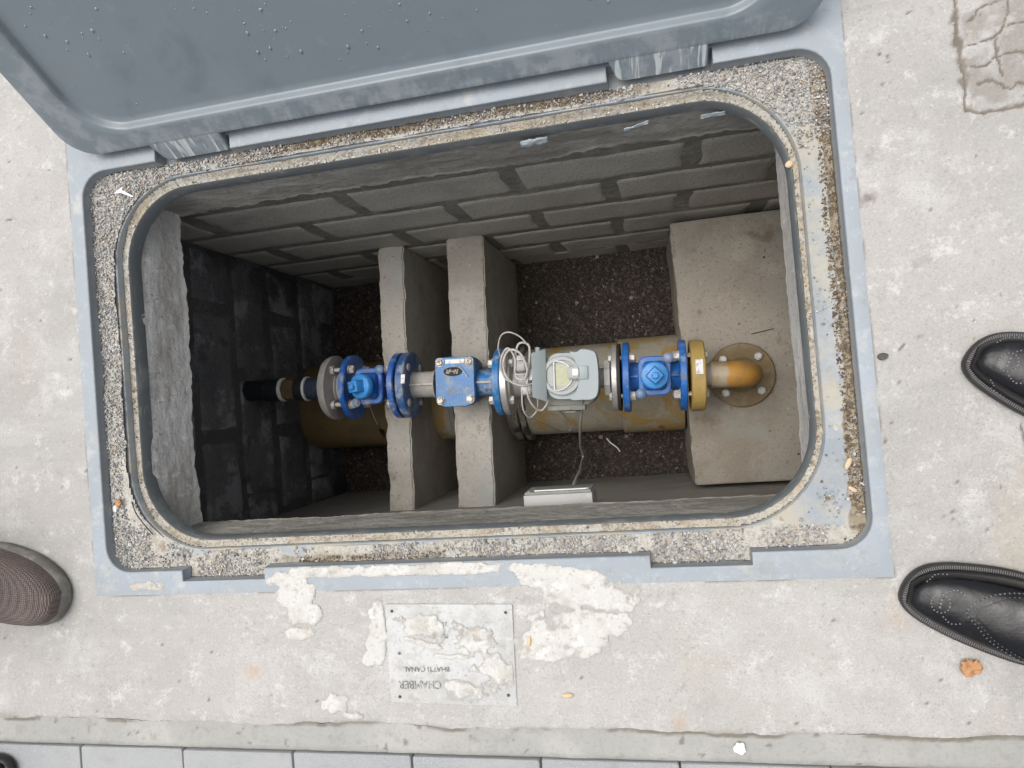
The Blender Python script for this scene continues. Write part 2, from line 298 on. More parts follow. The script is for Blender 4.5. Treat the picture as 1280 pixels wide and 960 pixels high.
m_sedg = M('groove_sediment', (.40, .375, .32), .92, [dict(s=16, lo=.48, hi=.62, c=(.36, .295, .205), amt=.7, d=8), dict(s=11, lo=.5, hi=.64, c=(.44, .44, .41), amt=.8, d=9), dict(s=70, lo=.5, hi=.64, c=(.22, .19, .15), amt=.7, d=6), dict(s=260, lo=.50, hi=.66, c=(.15, .125, .09), amt=.75)], [dict(s=220, str=.8, dz=.002)])
BL = (.012, .105, .36)
def blue(name, dust, seed=0, b=BL):
    return M(name, b, .38, [dict(s=14, lo=.45, hi=.7, c=(b[0] * 2.2 + .01, b[1] * 1.5, b[2] * 1.35), amt=.7), dict(s=22, lo=.60 - dust * .2, hi=.74 - dust * .2, c=(.30, .33, .34), amt=.75, d=9, r=.7, rough=.8), dict(s=120, lo=.60, hi=.72, c=(.30, .34, .38), amt=.4), dict(s=60, lo=.62, hi=.7, c=(.05, .06, .09), amt=.5), dict(s=26, lo=.56, hi=.66, c=(.20, .175, .14), amt=.8, d=9, r=.75, rough=.9), dict(s=75, lo=.62, hi=.67, c=(.12, .06, .03), amt=.8)], [dict(s=160, str=.25, dz=.0008)], seed=seed)
m_blue = blue('blue_epoxy', .22); m_blued = blue('dusty_flange_blue', .62, 21, (.02, .08, .22)); m_blue1 = blue('blue_epoxy_dusty', .46, 4, (.012, .09, .34)); m_bluec = blue('light_blue_cap', .25, 8, (.03, .21, .52)); m_blues = blue('blue_epoxy_worn', .60, 6, (.012, .125, .33))
m_dusty = blue('dusty_screw', .5, 11, (.10, .17, .28))
m_bgrey = M('dusty_cast_iron', (.28, .27, .25), .8, [dict(s=20, lo=.45, hi=.62, c=(.36, .34, .31), amt=.8), dict(s=26, lo=.6, hi=.7, c=(.10, .16, .24), amt=.7), dict(s=90, lo=.6, hi=.7, c=(.12, .11, .1), amt=.5)], [dict(s=120, str=.5, dz=.002)])
m_steel = M('galvanised_steel', (.48, .47, .45), .42, [dict(s=40, lo=.5, hi=.7, c=(.34, .32, .29), amt=.7, rough=.65), dict(s=15, lo=.6, hi=.7, c=(.24, .2, .16), amt=.5, rough=.8)], [dict(s=200, str=.2, dz=.0008)], metallic=.55)
m_bolt = M('zinc_bolt', (.50, .485, .45), .5, [dict(s=70, lo=.48, hi=.62, c=(.33, .30, .26), amt=.8, rough=.8), dict(s=50, lo=.58, hi=.66, c=(.22, .13, .07), amt=.75, rough=.9)], metallic=.25)
m_boltd = M('dull_bolt', (.36, .34, .31), .6, [dict(s=60, lo=.5, hi=.68, c=(.2, .17, .14), amt=.8)], metallic=.3)
m_black = M('black_pipe', (.018, .02, .022), .4, [dict(s=30, lo=.55, hi=.7, c=(.05, .055, .06), amt=.8), dict(s=60, lo=.66, hi=.7, c=(.05, .13, .13), amt=.8)])
m_dkblue = M('navy_pipe', (.04, .05, .085), .5, [dict(s=50, lo=.5, hi=.7, c=(.12, .12, .15), amt=.7)])
m_white = M('white_tape', (.62, .62, .60), .6, [dict(s=50, lo=.5, hi=.7, c=(.45, .44, .42), amt=.6)])
m_brass = M('tarnished_brass', (.13, .09, .045), .5, [dict(s=40, lo=.5, hi=.66, c=(.24, .18, .10), amt=.8), dict(s=30, lo=.6, hi=.7, c=(.03, .025, .02), amt=.8)], metallic=.3)
m_ochre = M('ochre_paint', (.36, .25, .075), .6, [dict(s=18, lo=.45, hi=.62, c=(.27, .19, .075), amt=.8), dict(s=14, lo=.58, hi=.7, c=(.40, .37, .28), amt=.5, d=8), dict(s=80, lo=.6, hi=.7, c=(.14, .1, .06), amt=.6)], [dict(s=160, str=.3, dz=.001)])
m_orange = M('dusty_orange_pipe', (.40, .205, .04), .5, [dict(kind='attr', attr='rnd', lo=.35, hi=.6, c=(.36, .315, .24), amt=.9), dict(s=24, lo=.48, hi=.64, c=(.27, .165, .06), amt=.8, d=8), dict(s=30, lo=.58, hi=.66, c=(.30, .25, .18), amt=.7, d=9), dict(s=110, lo=.58, hi=.7, c=(.14, .09, .05), amt=.6)], [dict(s=150, str=.3, dz=.001)])
m_olive = M('dirty_base_flange', (.20, .145, .075), .75, [dict(s=20, lo=.48, hi=.64, c=(.26, .22, .155), amt=.7), dict(s=18, lo=.55, hi=.68, c=(.26, .175, .06), amt=.8), dict(s=120, lo=.55, hi=.68, c=(.10, .08, .06), amt=.7)], [dict(s=150, str=.5, dz=.0015)])
m_big = M('big_pipe', (.31, .275, .205), .75, [dict(s=7, lo=.46, hi=.56, c=(.37, .34, .275), amt=.9, d=9, r=.65), dict(s=9, lo=.50, hi=.60, c=(.36, .23, .06), amt=.85, d=9, dist=.6), dict(s=10, lo=.62, hi=.68, c=(.10, .075, .06), amt=.75, d=7), dict(s=150, lo=.58, hi=.7, c=(.13, .11, .09), amt=.6), dict(s=40, lo=.62, hi=.7, c=(.42, .39, .33), amt=.6, st=(4, 1, 1))], [dict(s=90, str=.5, dz=.002)], seed=2)
m_bigy = M('big_pipe_yellow', (.19, .135, .055), .7, [dict(s=8, lo=.46, hi=.62, c=(.125, .10, .055), amt=.8, d=9), dict(s=20, lo=.6, hi=.7, c=(.12, .10, .07), amt=.7, d=8), dict(s=130, lo=.6, hi=.7, c=(.12, .1, .08), amt=.5)], [dict(s=90, str=.4, dz=.002)])
m_bit = M('grey_collar', (.22, .205, .175), .85, [dict(s=20, lo=.5, hi=.62, c=(.03, .028, .026), amt=.9, d=6), dict(s=60, lo=.6, hi=.7, c=(.34, .33, .3), amt=.6)], [dict(s=60, str=.8, dz=.006)])
m_hood = M('meter_hood', (0.292, 0.336, 0.347), .5, [dict(s=14, lo=.5, hi=.7, c=(0.343, 0.380, 0.388), amt=.7), dict(s=130, lo=.62, hi=.7, c=(0.205, 0.219, 0.219), amt=.4)], [dict(s=200, str=.15, dz=.0005)])
m_hoodd = M('meter_base', (.22, .225, .20), .65, [dict(s=30, lo=.5, hi=.68, c=(.32, .31, .27), amt=.8), dict(s=50, lo=.6, hi=.7, c=(.10, .10, .09), amt=.6)], [dict(s=120, str=.4, dz=.001)])
m_lcd = M('lcd_display', (.33, .34, .20), .3, [dict(s=120, lo=.5, hi=.6, c=(.22, .22, .13), amt=.5, st=(1, 3, 1)), dict(s=60, lo=.6, hi=.66, c=(.42, .42, .3), amt=.5)])
m_ring = M('dial_plate', (.33, .345, .335), .5, [dict(s=60, lo=.5, hi=.7, c=(.34, .35, .33), amt=.6)])
m_ringw = M('white_plastic', (0.629, 0.637, 0.629), .35)
m_clear = M('grey_window', (.24, .29, .29), .2)
m_cable = M('grey_cable', (.42, .40, .375), .6, [dict(s=60, lo=.5, hi=.7, c=(.28, .26, .24), amt=.7)])
m_box = M('junction_box', (.36, .36, .345), .5, [dict(s=30, lo=.55, hi=.7, c=(.45, .43, .4), amt=.6)])
m_rubber = M('black_gasket', (.02, .018, .018), .7)
m_sticker = M('white_sticker', (.66, .64, .62), .5, [dict(s=90, lo=.55, hi=.62, c=(.25, .25, .27), amt=.7)])
m_plate = M('zinc_plate', (0.465, 0.470, 0.460), .55, [dict(s=14, lo=.44, hi=.56, c=(0.414, 0.409, 0.391), amt=.95, rough=.9, d=9, r=.7), dict(s=30, lo=.56, hi=.66, c=(0.307, 0.302, 0.276), amt=.6, d=9, rough=.9), dict(s=34, lo=.58, hi=.66, c=(0.521, 0.521, 0.506), amt=.7, d=8), dict(s=260, lo=.56, hi=.68, c=(0.260, 0.256, 0.230), amt=.6)], [dict(s=120, str=.6, dz=.002)])
m_ink = M('engraved_ink', (.17, .168, .16), .8, [dict(s=120, lo=.50, hi=.66, c=(.42, .415, .40), amt=.95, d=5), dict(s=35, lo=.5, hi=.62, c=(.42, .415, .40), amt=.8)])
m_leather = M('black_leather', (0.004, 0.004, 0.005), .22, [dict(s=40, lo=.55, hi=.7, c=(0.011, 0.011, 0.013), amt=.6, rough=.4)], [dict(s=16, str=.25, dz=.006), dict(s=260, str=.08, dz=.0006)], coat=.08, spec=.38)
m_sole = M('black_welt', (.022, .021, .022), .5, [dict(s=60, lo=.5, hi=.7, c=(.05, .048, .046), amt=.6)])
m_stitch = M('welt_stitch', (.17, .165, .16), .6)
m_broge = M('punched_hole', (.16, .16, .17), .3)
m_knit = M('brown_knit', (.195, .158, .142), .95, [dict(kind='voronoi', s=310, rnd=.12, lo=.25, hi=.7, c=(.075, .057, .052), amt=.9), dict(s=14, lo=.45, hi=.65, c=(.20, .15, .125), amt=.6), dict(s=260, lo=.6, hi=.7, c=(.28, .23, .2), amt=.5)], [dict(kind='voronoi', s=310, rnd=.12, str=.8, dz=-.003)])
m_rsole = M('grey_rubber_sole', (.15, .142, .122), .85, [dict(s=30, lo=.45, hi=.65, c=(.27, .26, .23), amt=.8), dict(s=120, lo=.6, hi=.7, c=(.1, .09, .08), amt=.6)], [dict(s=120, str=.4, dz=.001)])
m_trouser = M('dark_trouser_cloth', (.025, .027, .035), .9, [], [dict(s=400, str=.4, dz=.001)])
m_leaf = M('dry_leaf', (.45, .24, .11), .7, [dict(s=60, lo=.5, hi=.7, c=(.30, .13, .05), amt=.8)], [dict(s=90, str=.6, dz=.002)])
m_seed = M('seed_husk', (.55, .42, .27), .7)
m_stone = M('dark_stone', (.07, .07, .068), .8, [dict(s=90, lo=.55, hi=.7, c=(.2, .2, .2))])
m_flake = M('white_flake', (.82, .81, .79), .7)
m_film = M('torn_film', (.30, .34, .36), .5, [dict(s=60, lo=.55, hi=.7, c=(.3, .27, .22), amt=.5)])
m_twig = M('dark_twig', (.06, .05, .04), .8)

# ------------------------------------------------------------------ key dimensions (metres, camera plumb point = origin)
OX0, OX1, OY0, OY1 = -.978, .302, -.283, .53          # frame outside
CX0, CX1, CY0, CY1 = -.952, .282, -.243, .460          # channel
SX0, SX1, SY0, SY1, SRD = -.916, .240, -.215, .440, .145   # step
LX0, LX1, LY0, LY1, LRD = -.899, .227, -.199, .423, .13   # opening lip
NX0, NX1, NY0, NY1 = -.885, .234, -.192, .421          # concrete neck
WX0, WX1, WY0, WY1 = -1.055, .52, -.272, .440          # chamber inside
FZ = -1.15

# ------------------------------------------------------------------ ground
def wob(x): return .006 * (fbm(x, x * 0, 9, 5) - .5) * 2 + .006 * (fbm(x, x * 0, 60, 6) - .5)
cracksTR = [(.447, .62), (.447, .50), (.443, .42), (.446, .338), (.463, .330), (.515, .336), (.60, .345)]
webs = [[(.448, .40), (.47, .395), (.50, .405), (.54, .40)], [(.46, .37), (.475, .375), (.50, .36), (.53, .365)], [(.49, .43), (.487, .40), (.495, .375)], [(.47, .52), (.485, .50), (.52, .515)], [(.45, .42), (.475, .425), (.498, .44), (.51, .47), (.52, .52)], [(.455, .455), (.48, .47), (.51, .485), (.56, .47)], [(.505, .44), (.53, .445), (.56, .43)]]
crL = [(-1.25, -.105), (-1.19, -.11), (-1.183, -.15), (-1.178, -.21)]
crR = [(.476, -.09), (.482, -.14), (.485, -.25), (.49, -.31)]
def dirtf(X, Y):
    nx = fbm(X, Y, 55, 3, 5) * .018 - .009; ny = fbm(X, Y, 55, 4, 5) * .018 - .009
    d = np.maximum(.95 * sstep(.0034, .0006, segd(X + nx * .8, Y + ny * .8, cracksTR)), sstep(.010, .001, segd(X + nx * 1.3, Y + ny * 1.3, cracksTR)) * sstep(.40, .66, fbm(X, Y, 75, 9)) * .8)
    for c in webs: d = np.maximum(d, .95 * sstep(.0030, .0006, segd(X + nx, Y + ny, c)))
    inside = sstep(.445, .455, X) * sstep(.335, .345, Y); d = np.maximum(d, inside * sstep(.52, .7, fbm(X, Y, 22, 33)) * .45)
    for c in (crL, crR): d = np.maximum(d, .7 * sstep(.004, .0006, segd(X + nx, Y + ny, c)))
    e = Y + .497 - wob(X); d = np.maximum(d, sstep(.006, .0005, np.abs(e + .006 * (fbm(X, Y, 70, 23) - .5))) * sstep(.42, .68, fbm(X, Y, 18, 21)) * .5)
    d = np.maximum(d, sstep(.80, .86, fbm(X, Y, 95, 71)) * .85)
    d = np.maximum(d, .7 * sstep(.004, .0005, np.abs(sdr(X, Y, OX0, OX1, OY0, OY1, .0))) * sstep(.4, .6, fbm(X, Y, 25, 8)))
    g = np.exp(-((X + 1.19) / .04) ** 2 - ((Y + .505) / .02) ** 2) + np.exp(-((X - .315) / .012) ** 2 - ((Y - .235) / .012) ** 2) * sstep(.4, .6, fbm(X, Y, 90, 51)) * 1.2
    return np.clip(np.maximum(d, .6 * g), 0, 1)
def rustf(X, Y):
    r = 0
    for cx, cy, sx, sy, a in ((-.685, -.415, .02, .015, .7), (.0, -.488, .012, .018, .7), (-.98, -.505, .09, .008, .9), (.30, -.335, .02, .03, .5), (-.72, -.275, .02, .012, .6), (-1.1, .15, .06, .12, .25), (.55, -.25, .03, .1, .4), (.06, -.40, .03, .012, .35)):
        r = r + a * np.exp(-((X - cx) / sx) ** 2 - ((Y - cy) / sy) ** 2)
    return np.clip(r * (.4 + fbm(X, Y, 30, 12)), 0, 1)
def apz(X, Y):
    z = .0035 * (fbm(X, Y, 5, 1) - .5) + .0016 * (fbm(X, Y, 40, 2, 3) - .5)
    z = z - .0028 * np.clip(dirtf(X, Y), 0, 1) * sstep(.28, .35, Y + .3 * (X < -.5))
    z = z - .004 * sstep(.006, .001, segd(X, Y, crL)) - .004 * sstep(.006, .001, segd(X, Y, crR))
    z = z + .0025 * sstep(.12, .02, np.abs(Y + .45)) * sstep(.5, .7, fbm(X, Y, 12, 90))
    f = sstep(.0, .012, np.abs(sdr(X, Y, OX0, OX1, OY0, OY1, 0))) * sstep(2.29, 2.2, np.abs(X + .3)) * sstep(1.58, 1.5, Y)
    return z * f - .0005 - .0018 * sstep(.012, .0, Y + .497 - wob(X))
def seg(a, b, d): n = max(2, int(round((b - a) / d)) + 1); return np.linspace(a, b, n)
xs = np.unique(np.concatenate([seg(-2.6, -1.35, .03), seg(-1.35, OX0, .005), seg(OX0, OX1, .0055), seg(OX1, .42, .005), seg(.42, .62, .0024), seg(.62, .75, .006), seg(.75, 2.0, .03)]).round(6))
ys = np.unique(np.concatenate([seg(-.497, OY0, .0045), seg(OY0, .31, .005), seg(.31, OY1, .0024), seg(OY1, .75, .008), seg(.75, 1.6, .04)]).round(6))
def warp(X, Y): return X, np.where(Y < -.4965, Y + wob(X), Y)
def keepg(X, Y, Z): return ~((X > OX0 + 1e-4) & (X < OX1 - 1e-4) & (Y > OY0 + 1e-4) & (Y < OY1 - 1e-4))
def hole_grid(name, mat):
    X, Y = np.meshgrid(xs, ys); X, Y = warp(X, Y); Z = apz(X, Y)
    ny, nx = X.shape; i = (np.arange(ny - 1)[:, None] * nx + np.arange(nx - 1)[None]).ravel(); F = np.stack([i, i + 1, i + nx + 1, i + nx], 1)
    V = np.stack([X, Y, Z], -1).reshape(-1, 3); c = V[F].mean(1)
    ok = ~((c[:, 0] > OX0) & (c[:, 0] < OX1) & (c[:, 1] > OY0) & (c[:, 1] < OY1)); F = F[ok]
    D = dirtf(X, Y).ravel(); Ru = rustf(X, Y).ravel()
    used = np.unique(F); rm = np.full(len(V), -1); rm[used] = np.arange(len(used))
    return arr_mesh(name, V[used], rm[F], mat, None, 60, {'dirt': D[used], 'rust': Ru[used]})
set_props(hole_grid('concrete_apron', m_apron), 'pale weathered concrete apron around the open chamber', None, None, 'structure')
PY = -.5455
xs2 = np.unique(np.concatenate([seg(-2.6, -1.35, .03), seg(-1.35, .75, .004), seg(.75, 2.0, .03)]).round(6)); ys2 = seg(PY + .002, -.497, .004)
set_props(grid('mortar_strip', xs2, ys2, lambda X, Y: -.0022 - .004 * sstep(-.535, -.5435, Y) + .0035 * (fbm(X, Y, 25, 41) - .5) + .0015 * (fbm(X, Y, 120, 42) - .5), m_mortar,
     warp=lambda X, Y: (X, np.where(Y > -.4975, Y + wob(X), Y)), attrs={'dirt': lambda X, Y: np.clip(sstep(.006, .001, np.abs(Y + .499 - wob(X))) * sstep(.4, .6, fbm(X, Y, 14, 21)) + sstep(-.538, -.543, Y) * .8 * fbm(X, Y, 20, 2) + .8 * sstep(.7, .8, fbm(X, Y, 60, 88)), 0, 1)}), None, None, None, 'structure')
# far ground beyond the modelled apron
g = MB()
for (a, b, c, d) in ((-40, -2.6, -40, 40), (2.0, 40, -40, 40), (-2.6, 2.0, 1.6, 40), (-2.6, 2.0, -40, -1.185)):
    g.add([(a, c, -.0006), (b, c, -.0006), (b, d, -.0006), (a, d, -.0006)], [(0, 1, 2, 3)])
set_props(g.build('ground', m_mortar), None, None, None, 'structure')
pv = MB().add([(-2.6, -1.185, -.016), (2.0, -1.185, -.016), (2.0, PY + .004, -.016), (-2.6, PY + .004, -.016)], [(0, 1, 2, 3)]).build('paving', m_sand)
set_props(pv, None, None, None, 'structure')
def paver_mesh():
    mb = MB(); W, H, T = .2035, .1045, .05
    pts = rrect(-W / 2, W / 2, -H / 2, H / 2, .004, 3)
    def ring(z, k): return [(x * (1 - k / (W / 2)), y * (1 - k / (H / 2)), z) for x, y in pts]
    mb.loft([ring(-T, 0), ring(-.0025, 0), ring(-.0007, .0008), ring(0, .003)])
    o = mb.build('paver', m_paver, pv); return o
p0 = paver_mesh(); first = True
for r in range(6):
    for k in range(-8, 10):
        X = -.8275 + .1 + .2063 * k + (.103 if r % 2 else 0); Y = PY - .0535 - r * .1068
        if X < -2.5 or X > 1.9: continue
        loc = (X + random.uniform(-.0008, .0008), Y + random.uniform(-.001, .001), -.0035 + random.uniform(-.0012, .0012)); rot = (random.uniform(-.006, .006), random.uniform(-.004, .004), random.uniform(-.004, .004))
        if first: p0.location = loc; p0.rotation_euler = rot; first = False
        else: copy_child(p0, pv, loc, rot)

# ------------------------------------------------------------------ access frame
fr = thing('access_frame', ((OX0 + OX1) / 2, (OY0 + OY1) / 2, 0), 'blue-grey plastic frame with gritty channel set in concrete around the open pit', 'frame')
T0 = Vector(fr.location)
def loc_(o): 
    o.matrix_parent_inverse = Matrix.Translation(-T0); return o
NS = [(-.804, -.650), (-.022, .120)]; NN = [(-.801, -.657), (-.025, .127)]
def channel_outline(z, n=7):
    r = .045; P = []
    def arc(cx, cy, a0):
        for i in range(n + 1):
            a = a0 + i * math.pi / 2 / n; P.append((cx + r * math.cos(a), cy + r * math.sin(a), z))
    for x0, x1 in NS: P += [(x0, CY0, z), (x0, CY0 - .0185, z), (x1, CY0 - .0185, z), (x1, CY0, z)]
    arc(CX1 - r, CY0 + r, -math.pi / 2); arc(CX1 - r, CY1 - r, 0)
    for x0, x1 in reversed(NN): P += [(x1, CY1, z), (x1, CY1 + .024, z), (x0, CY1 + .024, z), (x0, CY1, z)]
    arc(CX0 + r, CY1 - r, math.pi / 2); arc(CX0 + r, CY0 + r, math.pi)
    return P
def fill_loops(outer, inner, dens=0):
    bm = bmesh.new(); es = []
    for L in (outer, inner):
        vs = [bm.verts.new(p) for p in L]
        es += [bm.edges.new((vs[i], vs[(i + 1) % len(vs)])) for i in range(len(vs))]
    bmesh.ops.triangle_fill(bm, use_beauty=True, use_dissolve=False, edges=es)
    return bm
def strip(bm, A, B):
    va = [bm.verts.new(p) for p in A]; vb = [bm.verts.new(p) for p in B]
    for i in range(len(A)):
        j = (i + 1) % len(A); bm.faces.new((va[i], va[j], vb[j], vb[i]))
OUT = [(OX0, OY0, 0), (OX1, OY0, 0), (OX1, OY1, 0), (OX0, OY1, 0)]
def off(P, d):
    c = []
    n = len(P)
    for i in range(n):
        a, p, b = Vector(P[i - 1][:2]), Vector(P[i][:2]), Vector(P[(i + 1) % n][:2]); t1 = (p - a).normalized(); t2 = (b - p).normalized(); t = (t1 + t2).normalized(); k = 1 / max(.6, t.dot(t1)); c.append((P[i][0] + t.y * d * k, P[i][1] - t.x * d * k))
    return c
CH = channel_outline(0)
def cring(d, z): return [(x, y, z) for x, y in off(CH, d)]
bm = fill_loops(OUT, cring(.0030, 0))
for (d1, z1), (d2, z2) in (((.0030, 0), (.0018, -.0003)), ((.0018, -.0003), (.0008, -.0010)), ((.0008, -.0010), (.0002, -.0022)), ((.0002, -.0022), (0, -.004)), ((0, -.004), (-.0015, -.028))): strip(bm, cring(d1, z1), cring(d2, z2))
strip(bm, [(x, y, -.05) for x, y, z in OUT], OUT)
SO = rrect(SX0, SX1, SY0, SY1, SRD, 16); LO = rrect(LX0, LX1, LY0, LY1, LRD, 16)
b2 = fill_loops(cring(-.0015, -.028), [(x, y, -.028) for x, y in SO])
bmesh.ops.remove_doubles(bm, verts=bm.verts, dist=1e-5)
me = bpy.data.meshes.new('t'); b2.to_mesh(me); b2.free(); bm.from_mesh(me); bpy.data.meshes.remove(me)
SI = off(SO, -.0018)
strip(bm, [(x, y, -.028) for x, y in SO], [(x, y, -.0278) for x, y in off(SO, -.0006)])
strip(bm, [(x, y, -.0278) for x, y in off(SO, -.0006)], [(x, y, -.0288) for x, y in off(SO, -.0012)])
strip(bm, [(x, y, -.0288) for x, y in off(SO, -.0012)], [(x, y, -.042) for x, y in SI])
LO2 = [(x, y, -.042) for x, y in off(LO, .0035)]
strip(bm, [(x, y, -.042) for x, y in SI], LO2)
bmesh.ops.remove_doubles(bm, verts=bm.verts, dist=1e-5)
bmesh.ops.recalc_face_normals(bm, faces=bm.faces)
me = bpy.data.meshes.new('frame_rim'); bm.to_mesh(me); bm.free()
V = np.array([v.co[:] for v in me.vertices])
at = me.attributes.new('darken', 'FLOAT', 'POINT'); at.data.foreach_set('value', np.where((V[:, 2] < -.002) & (V[:, 2] > -.0275), .5, .15 * (V[:, 2] < -.041)).astype(np.float32))  # darker tone on the channel walls, fainter on the ledge
at = me.attributes.new('floor', 'FLOAT', 'POINT'); at.data.foreach_set('value', (V[:, 2] < -.0262).astype(np.float32))
finish(me, m_frame, 50); loc_(link('rim', me, fr))
bm = bmesh.new()
strip(bm, LO2, [(x, y, -.038) for x, y in off(LO, .0018)]); strip(bm, [(x, y, -.038) for x, y in off(LO, .0018)], [(x, y, -.040) for x, y in LO])
strip(bm, [(x, y, -.040) for x, y in LO], [(x, y, -.066) for x, y in off(LO, -.0015)]); strip(bm, [(x, y, -.066) for x, y in off(LO, -.0015)], [(x, y, -.0665) for x, y in off(LO, .012)])
bmesh.ops.remove_doubles(bm, verts=bm.verts, dist=1e-6); bmesh.ops.recalc_face_normals(bm, faces=bm.faces)
me = bpy.data.meshes.new('inner_lip'); bm.to_mesh(me); bm.free(); finish(me, m_liner, 40); loc_(link('inner_lip', me, fr))

# sediment in the channel, on the narrow ledge, grit and crumbs
def in_channel(X, Y, m=.0):
    a = sdr(X, Y, CX0, CX1, CY0, CY1, .045) < -m
    for x0, x1 in NS: a |= (X > x0 + m) & (X < x1 - m) & (Y > CY0 - .0185 + m) & (Y < CY0 + .01)
    return a & (sdr(X, Y, SX0, SX1, SY0, SY1, SRD) > m)
def sedh(X, Y):
    wall = -sdr(X, Y, CX0, CX1, CY0, CY1, .045)
    h = .0085 * (fbm(X, Y, 16, 31) - .40) + .0022 * (fbm(X, Y, 120, 32) - .5) + .005 * (fbm(X, Y, 48, 35) - .5)
    h = h + .006 * sstep(.03, .0, wall) + .003 * np.exp(-((X + .9) / .1) ** 2) 
    h = h - .009 * sstep(.20, .26, X) * sstep(-.08, .0, Y) * sstep(.40, .34, Y) * sstep(.008, .016, wall)
    h = h - .0075 * np.exp(-((X + .82) / .05) ** 2 - ((Y + .205) / .02) ** 2) - .005 * np.exp(-((X + .60) / .03) ** 2 - ((Y + .22) / .04) ** 2) - .006 * np.exp(-((X - .2) / .05) ** 2 - ((Y + .18) / .03) ** 2)
    return h
def soilf(X, Y):
    e = sstep(.255, .262, X + .008 * (fbm(X, Y, 25, 4) - .5)); n_ = sstep(.444, .450, Y + .006 * (fbm(X, Y, 25, 4) - .5)) * sstep(-.75, -.6, X) * sstep(.08, .0, X)
    return np.clip(e + n_ + .8 * np.exp(-((Y + .235) / .006) ** 2) * sstep(-.66, -.6, X) * sstep(-.3, -.38, X), 0, 1)
sed = grid('sediment', seg(CX0, CX1, .003), seg(CY0 - .019, CY1, .003), lambda X, Y: -.028 + sedh(X, Y), m_sed, keep=lambda X, Y, Z: in_channel(X, Y, 0) & (Z > -.0295), attrs={'soil': soilf})
set_props(sed, 'cream silt dried in the channel of the blue-grey frame', 'silt', None, 'stuff')
sd2 = grid('ledge_sand', seg(SX0, SX1, .0025), seg(SY0, SY1, .0025), lambda X, Y: -.0408 + np.where(Y > .3, .010, .005) * sstep(.012, .002, -sdr(X, Y, SX0, SX1, SY0, SY1, SRD)) * (.4 + fbm(X, Y, 12, 60)) * (sstep(.33, .42, Y) + sstep(-.12, -.18, Y)) + .0032 * (fbm(X, Y, 30, 61) - .35) + .002 * (fbm(X, Y, 160, 62) - .5), m_sedg,
    keep=lambda X, Y, Z: (sdr(X, Y, SX0, SX1, SY0, SY1, SRD) < -.0012) & (sdr(X, Y, LX0, LX1, LY0, LY1, LRD) > .0008))
set_props(sd2, 'tan sand caught on the narrow ledge around the pit opening', 'sand', None, 'stuff')
def rnd_pts(n, x0=CX0, x1=CX1, y0=CY0 - .018, y1=CY1 - .001): return rng.uniform(x0, x1, n), rng.uniform(y0, y1, n)
X, Y = rnd_pts(260000); ok = in_channel(X, Y, .0012); X, Y = X[ok], Y[ok]
wall = -sdr(X, Y, CX0, CX1, CY0, CY1, .045); n1 = fbm(X, Y, 22, 81); stepd = sdr(X, Y, SX0, SX1, SY0, SY1, SRD)
def box_(x0, x1, y0, y1, s=.01): return sstep(x0 - s, x0 + s, X) * sstep(x1 + s, x1 - s, X) * sstep(y0 - s, y0 + s, Y) * sstep(y1 + s, y1 - s, Y)
dens = np.maximum.reduce([box_(-.96, -.912, -.05, .47), box_(-.95, -.925, -.25, -.05, .006), box_(-.96, -.88, -.25, -.17) * 1.0, box_(-.96, -.80, .36, .47), box_(-.80, -.55, .437, .47, .004) * .75,
    box_(-.55, .06, .44, .47, .003) * .5, box_(.07, .30, .36, .47), box_(.15, .28, .33, .36) * .5, box_(-.30, -.03, -.25, -.212, .008) * 1.0, box_(-.47, -.30, -.25, -.215, .006) * .45,
    box_(-.02, .115, -.27, -.205, .008) * 1.1, box_(.13, .23, -.245, -.212, .006) * .9, box_(-.79, -.655, -.27, -.205, .008) * .8, box_(-.86, -.80, -.24, -.20, .006) * .5])
pk = np.clip(dens * 1.35 - .30 + (n1 - .5) * 2.2, 0, 1)
pk = np.where(dens > .95, np.maximum(pk, .62), pk) 
ok = rng.random(len(X)) < pk * .62 + .008
gx, gy = X[ok], Y[ok]
keepn = min(len(gx), 60000); gx, gy = gx[:keepn], gy[:keepn]
sz = rng.lognormal(-6.72, .34, len(gx)); sz = np.clip(sz, .0007, .003)
gz = np.maximum(-.028, -.028 + sedh(gx, gy)) + sz * rng.uniform(.1, .9, len(gx)) + .0015 * fbm(gx, gy, 30, 3)
set_props(scatter('grit', np.stack([gx, gy, gz], 1), sz, m_grit, flat=.8), 'salt and pepper grey grit strewn along the frame channel', 'grit', None, 'stuff')
dens = np.maximum.reduce([box_(.262, .29, -.19, .43, .003) * (.35 + n1), box_(-.60, -.02, .447, .47, .002) * (.75 + n1), box_(-.80, -.62, .452, .47, .003) * .6, box_(-.60, -.35, -.25, -.232, .002) * .7, box_(.19, .25, .28, .36) * .22, box_(.24, .28, -.2, .4) * .10, box_(-.5, 0, .442, .455, .002) * .3])
ok = rng.random(len(X)) < np.clip(dens * 1.2 - .22, 0, 1) * .75 + .004
cx_, cy_ = X[ok][:22000], Y[ok][:22000]; sz = np.clip(rng.lognormal(-6.85, .42, len(cx_)), .0005, .0032)
cz = np.maximum(-.028, -.028 + sedh(cx_, cy_)) + sz * .5
X, Y = rnd_pts(60000); ok = (sdr(X, Y, SX0, SX1, SY0, SY1, SRD) < -.005) & (sdr(X, Y, LX0, LX1, LY0, LY1, LRD) > .002); X, Y = X[ok], Y[ok]
pk = .10 + .75 * sstep(.52, .62, fbm(X, Y, 18, 64)) + .3 * (X > .2) * (Y < .35); ok = rng.random(len(X)) < pk * .6; lx, ly = X[ok][:7000], Y[ok][:7000]
ls = np.clip(rng.lognormal(-6.75, .35, len(lx)), .0007, .0026)
rn = np.concatenate([rng.random(len(cx_)) * .85, rng.random(len(lx)) * .5 + .5])
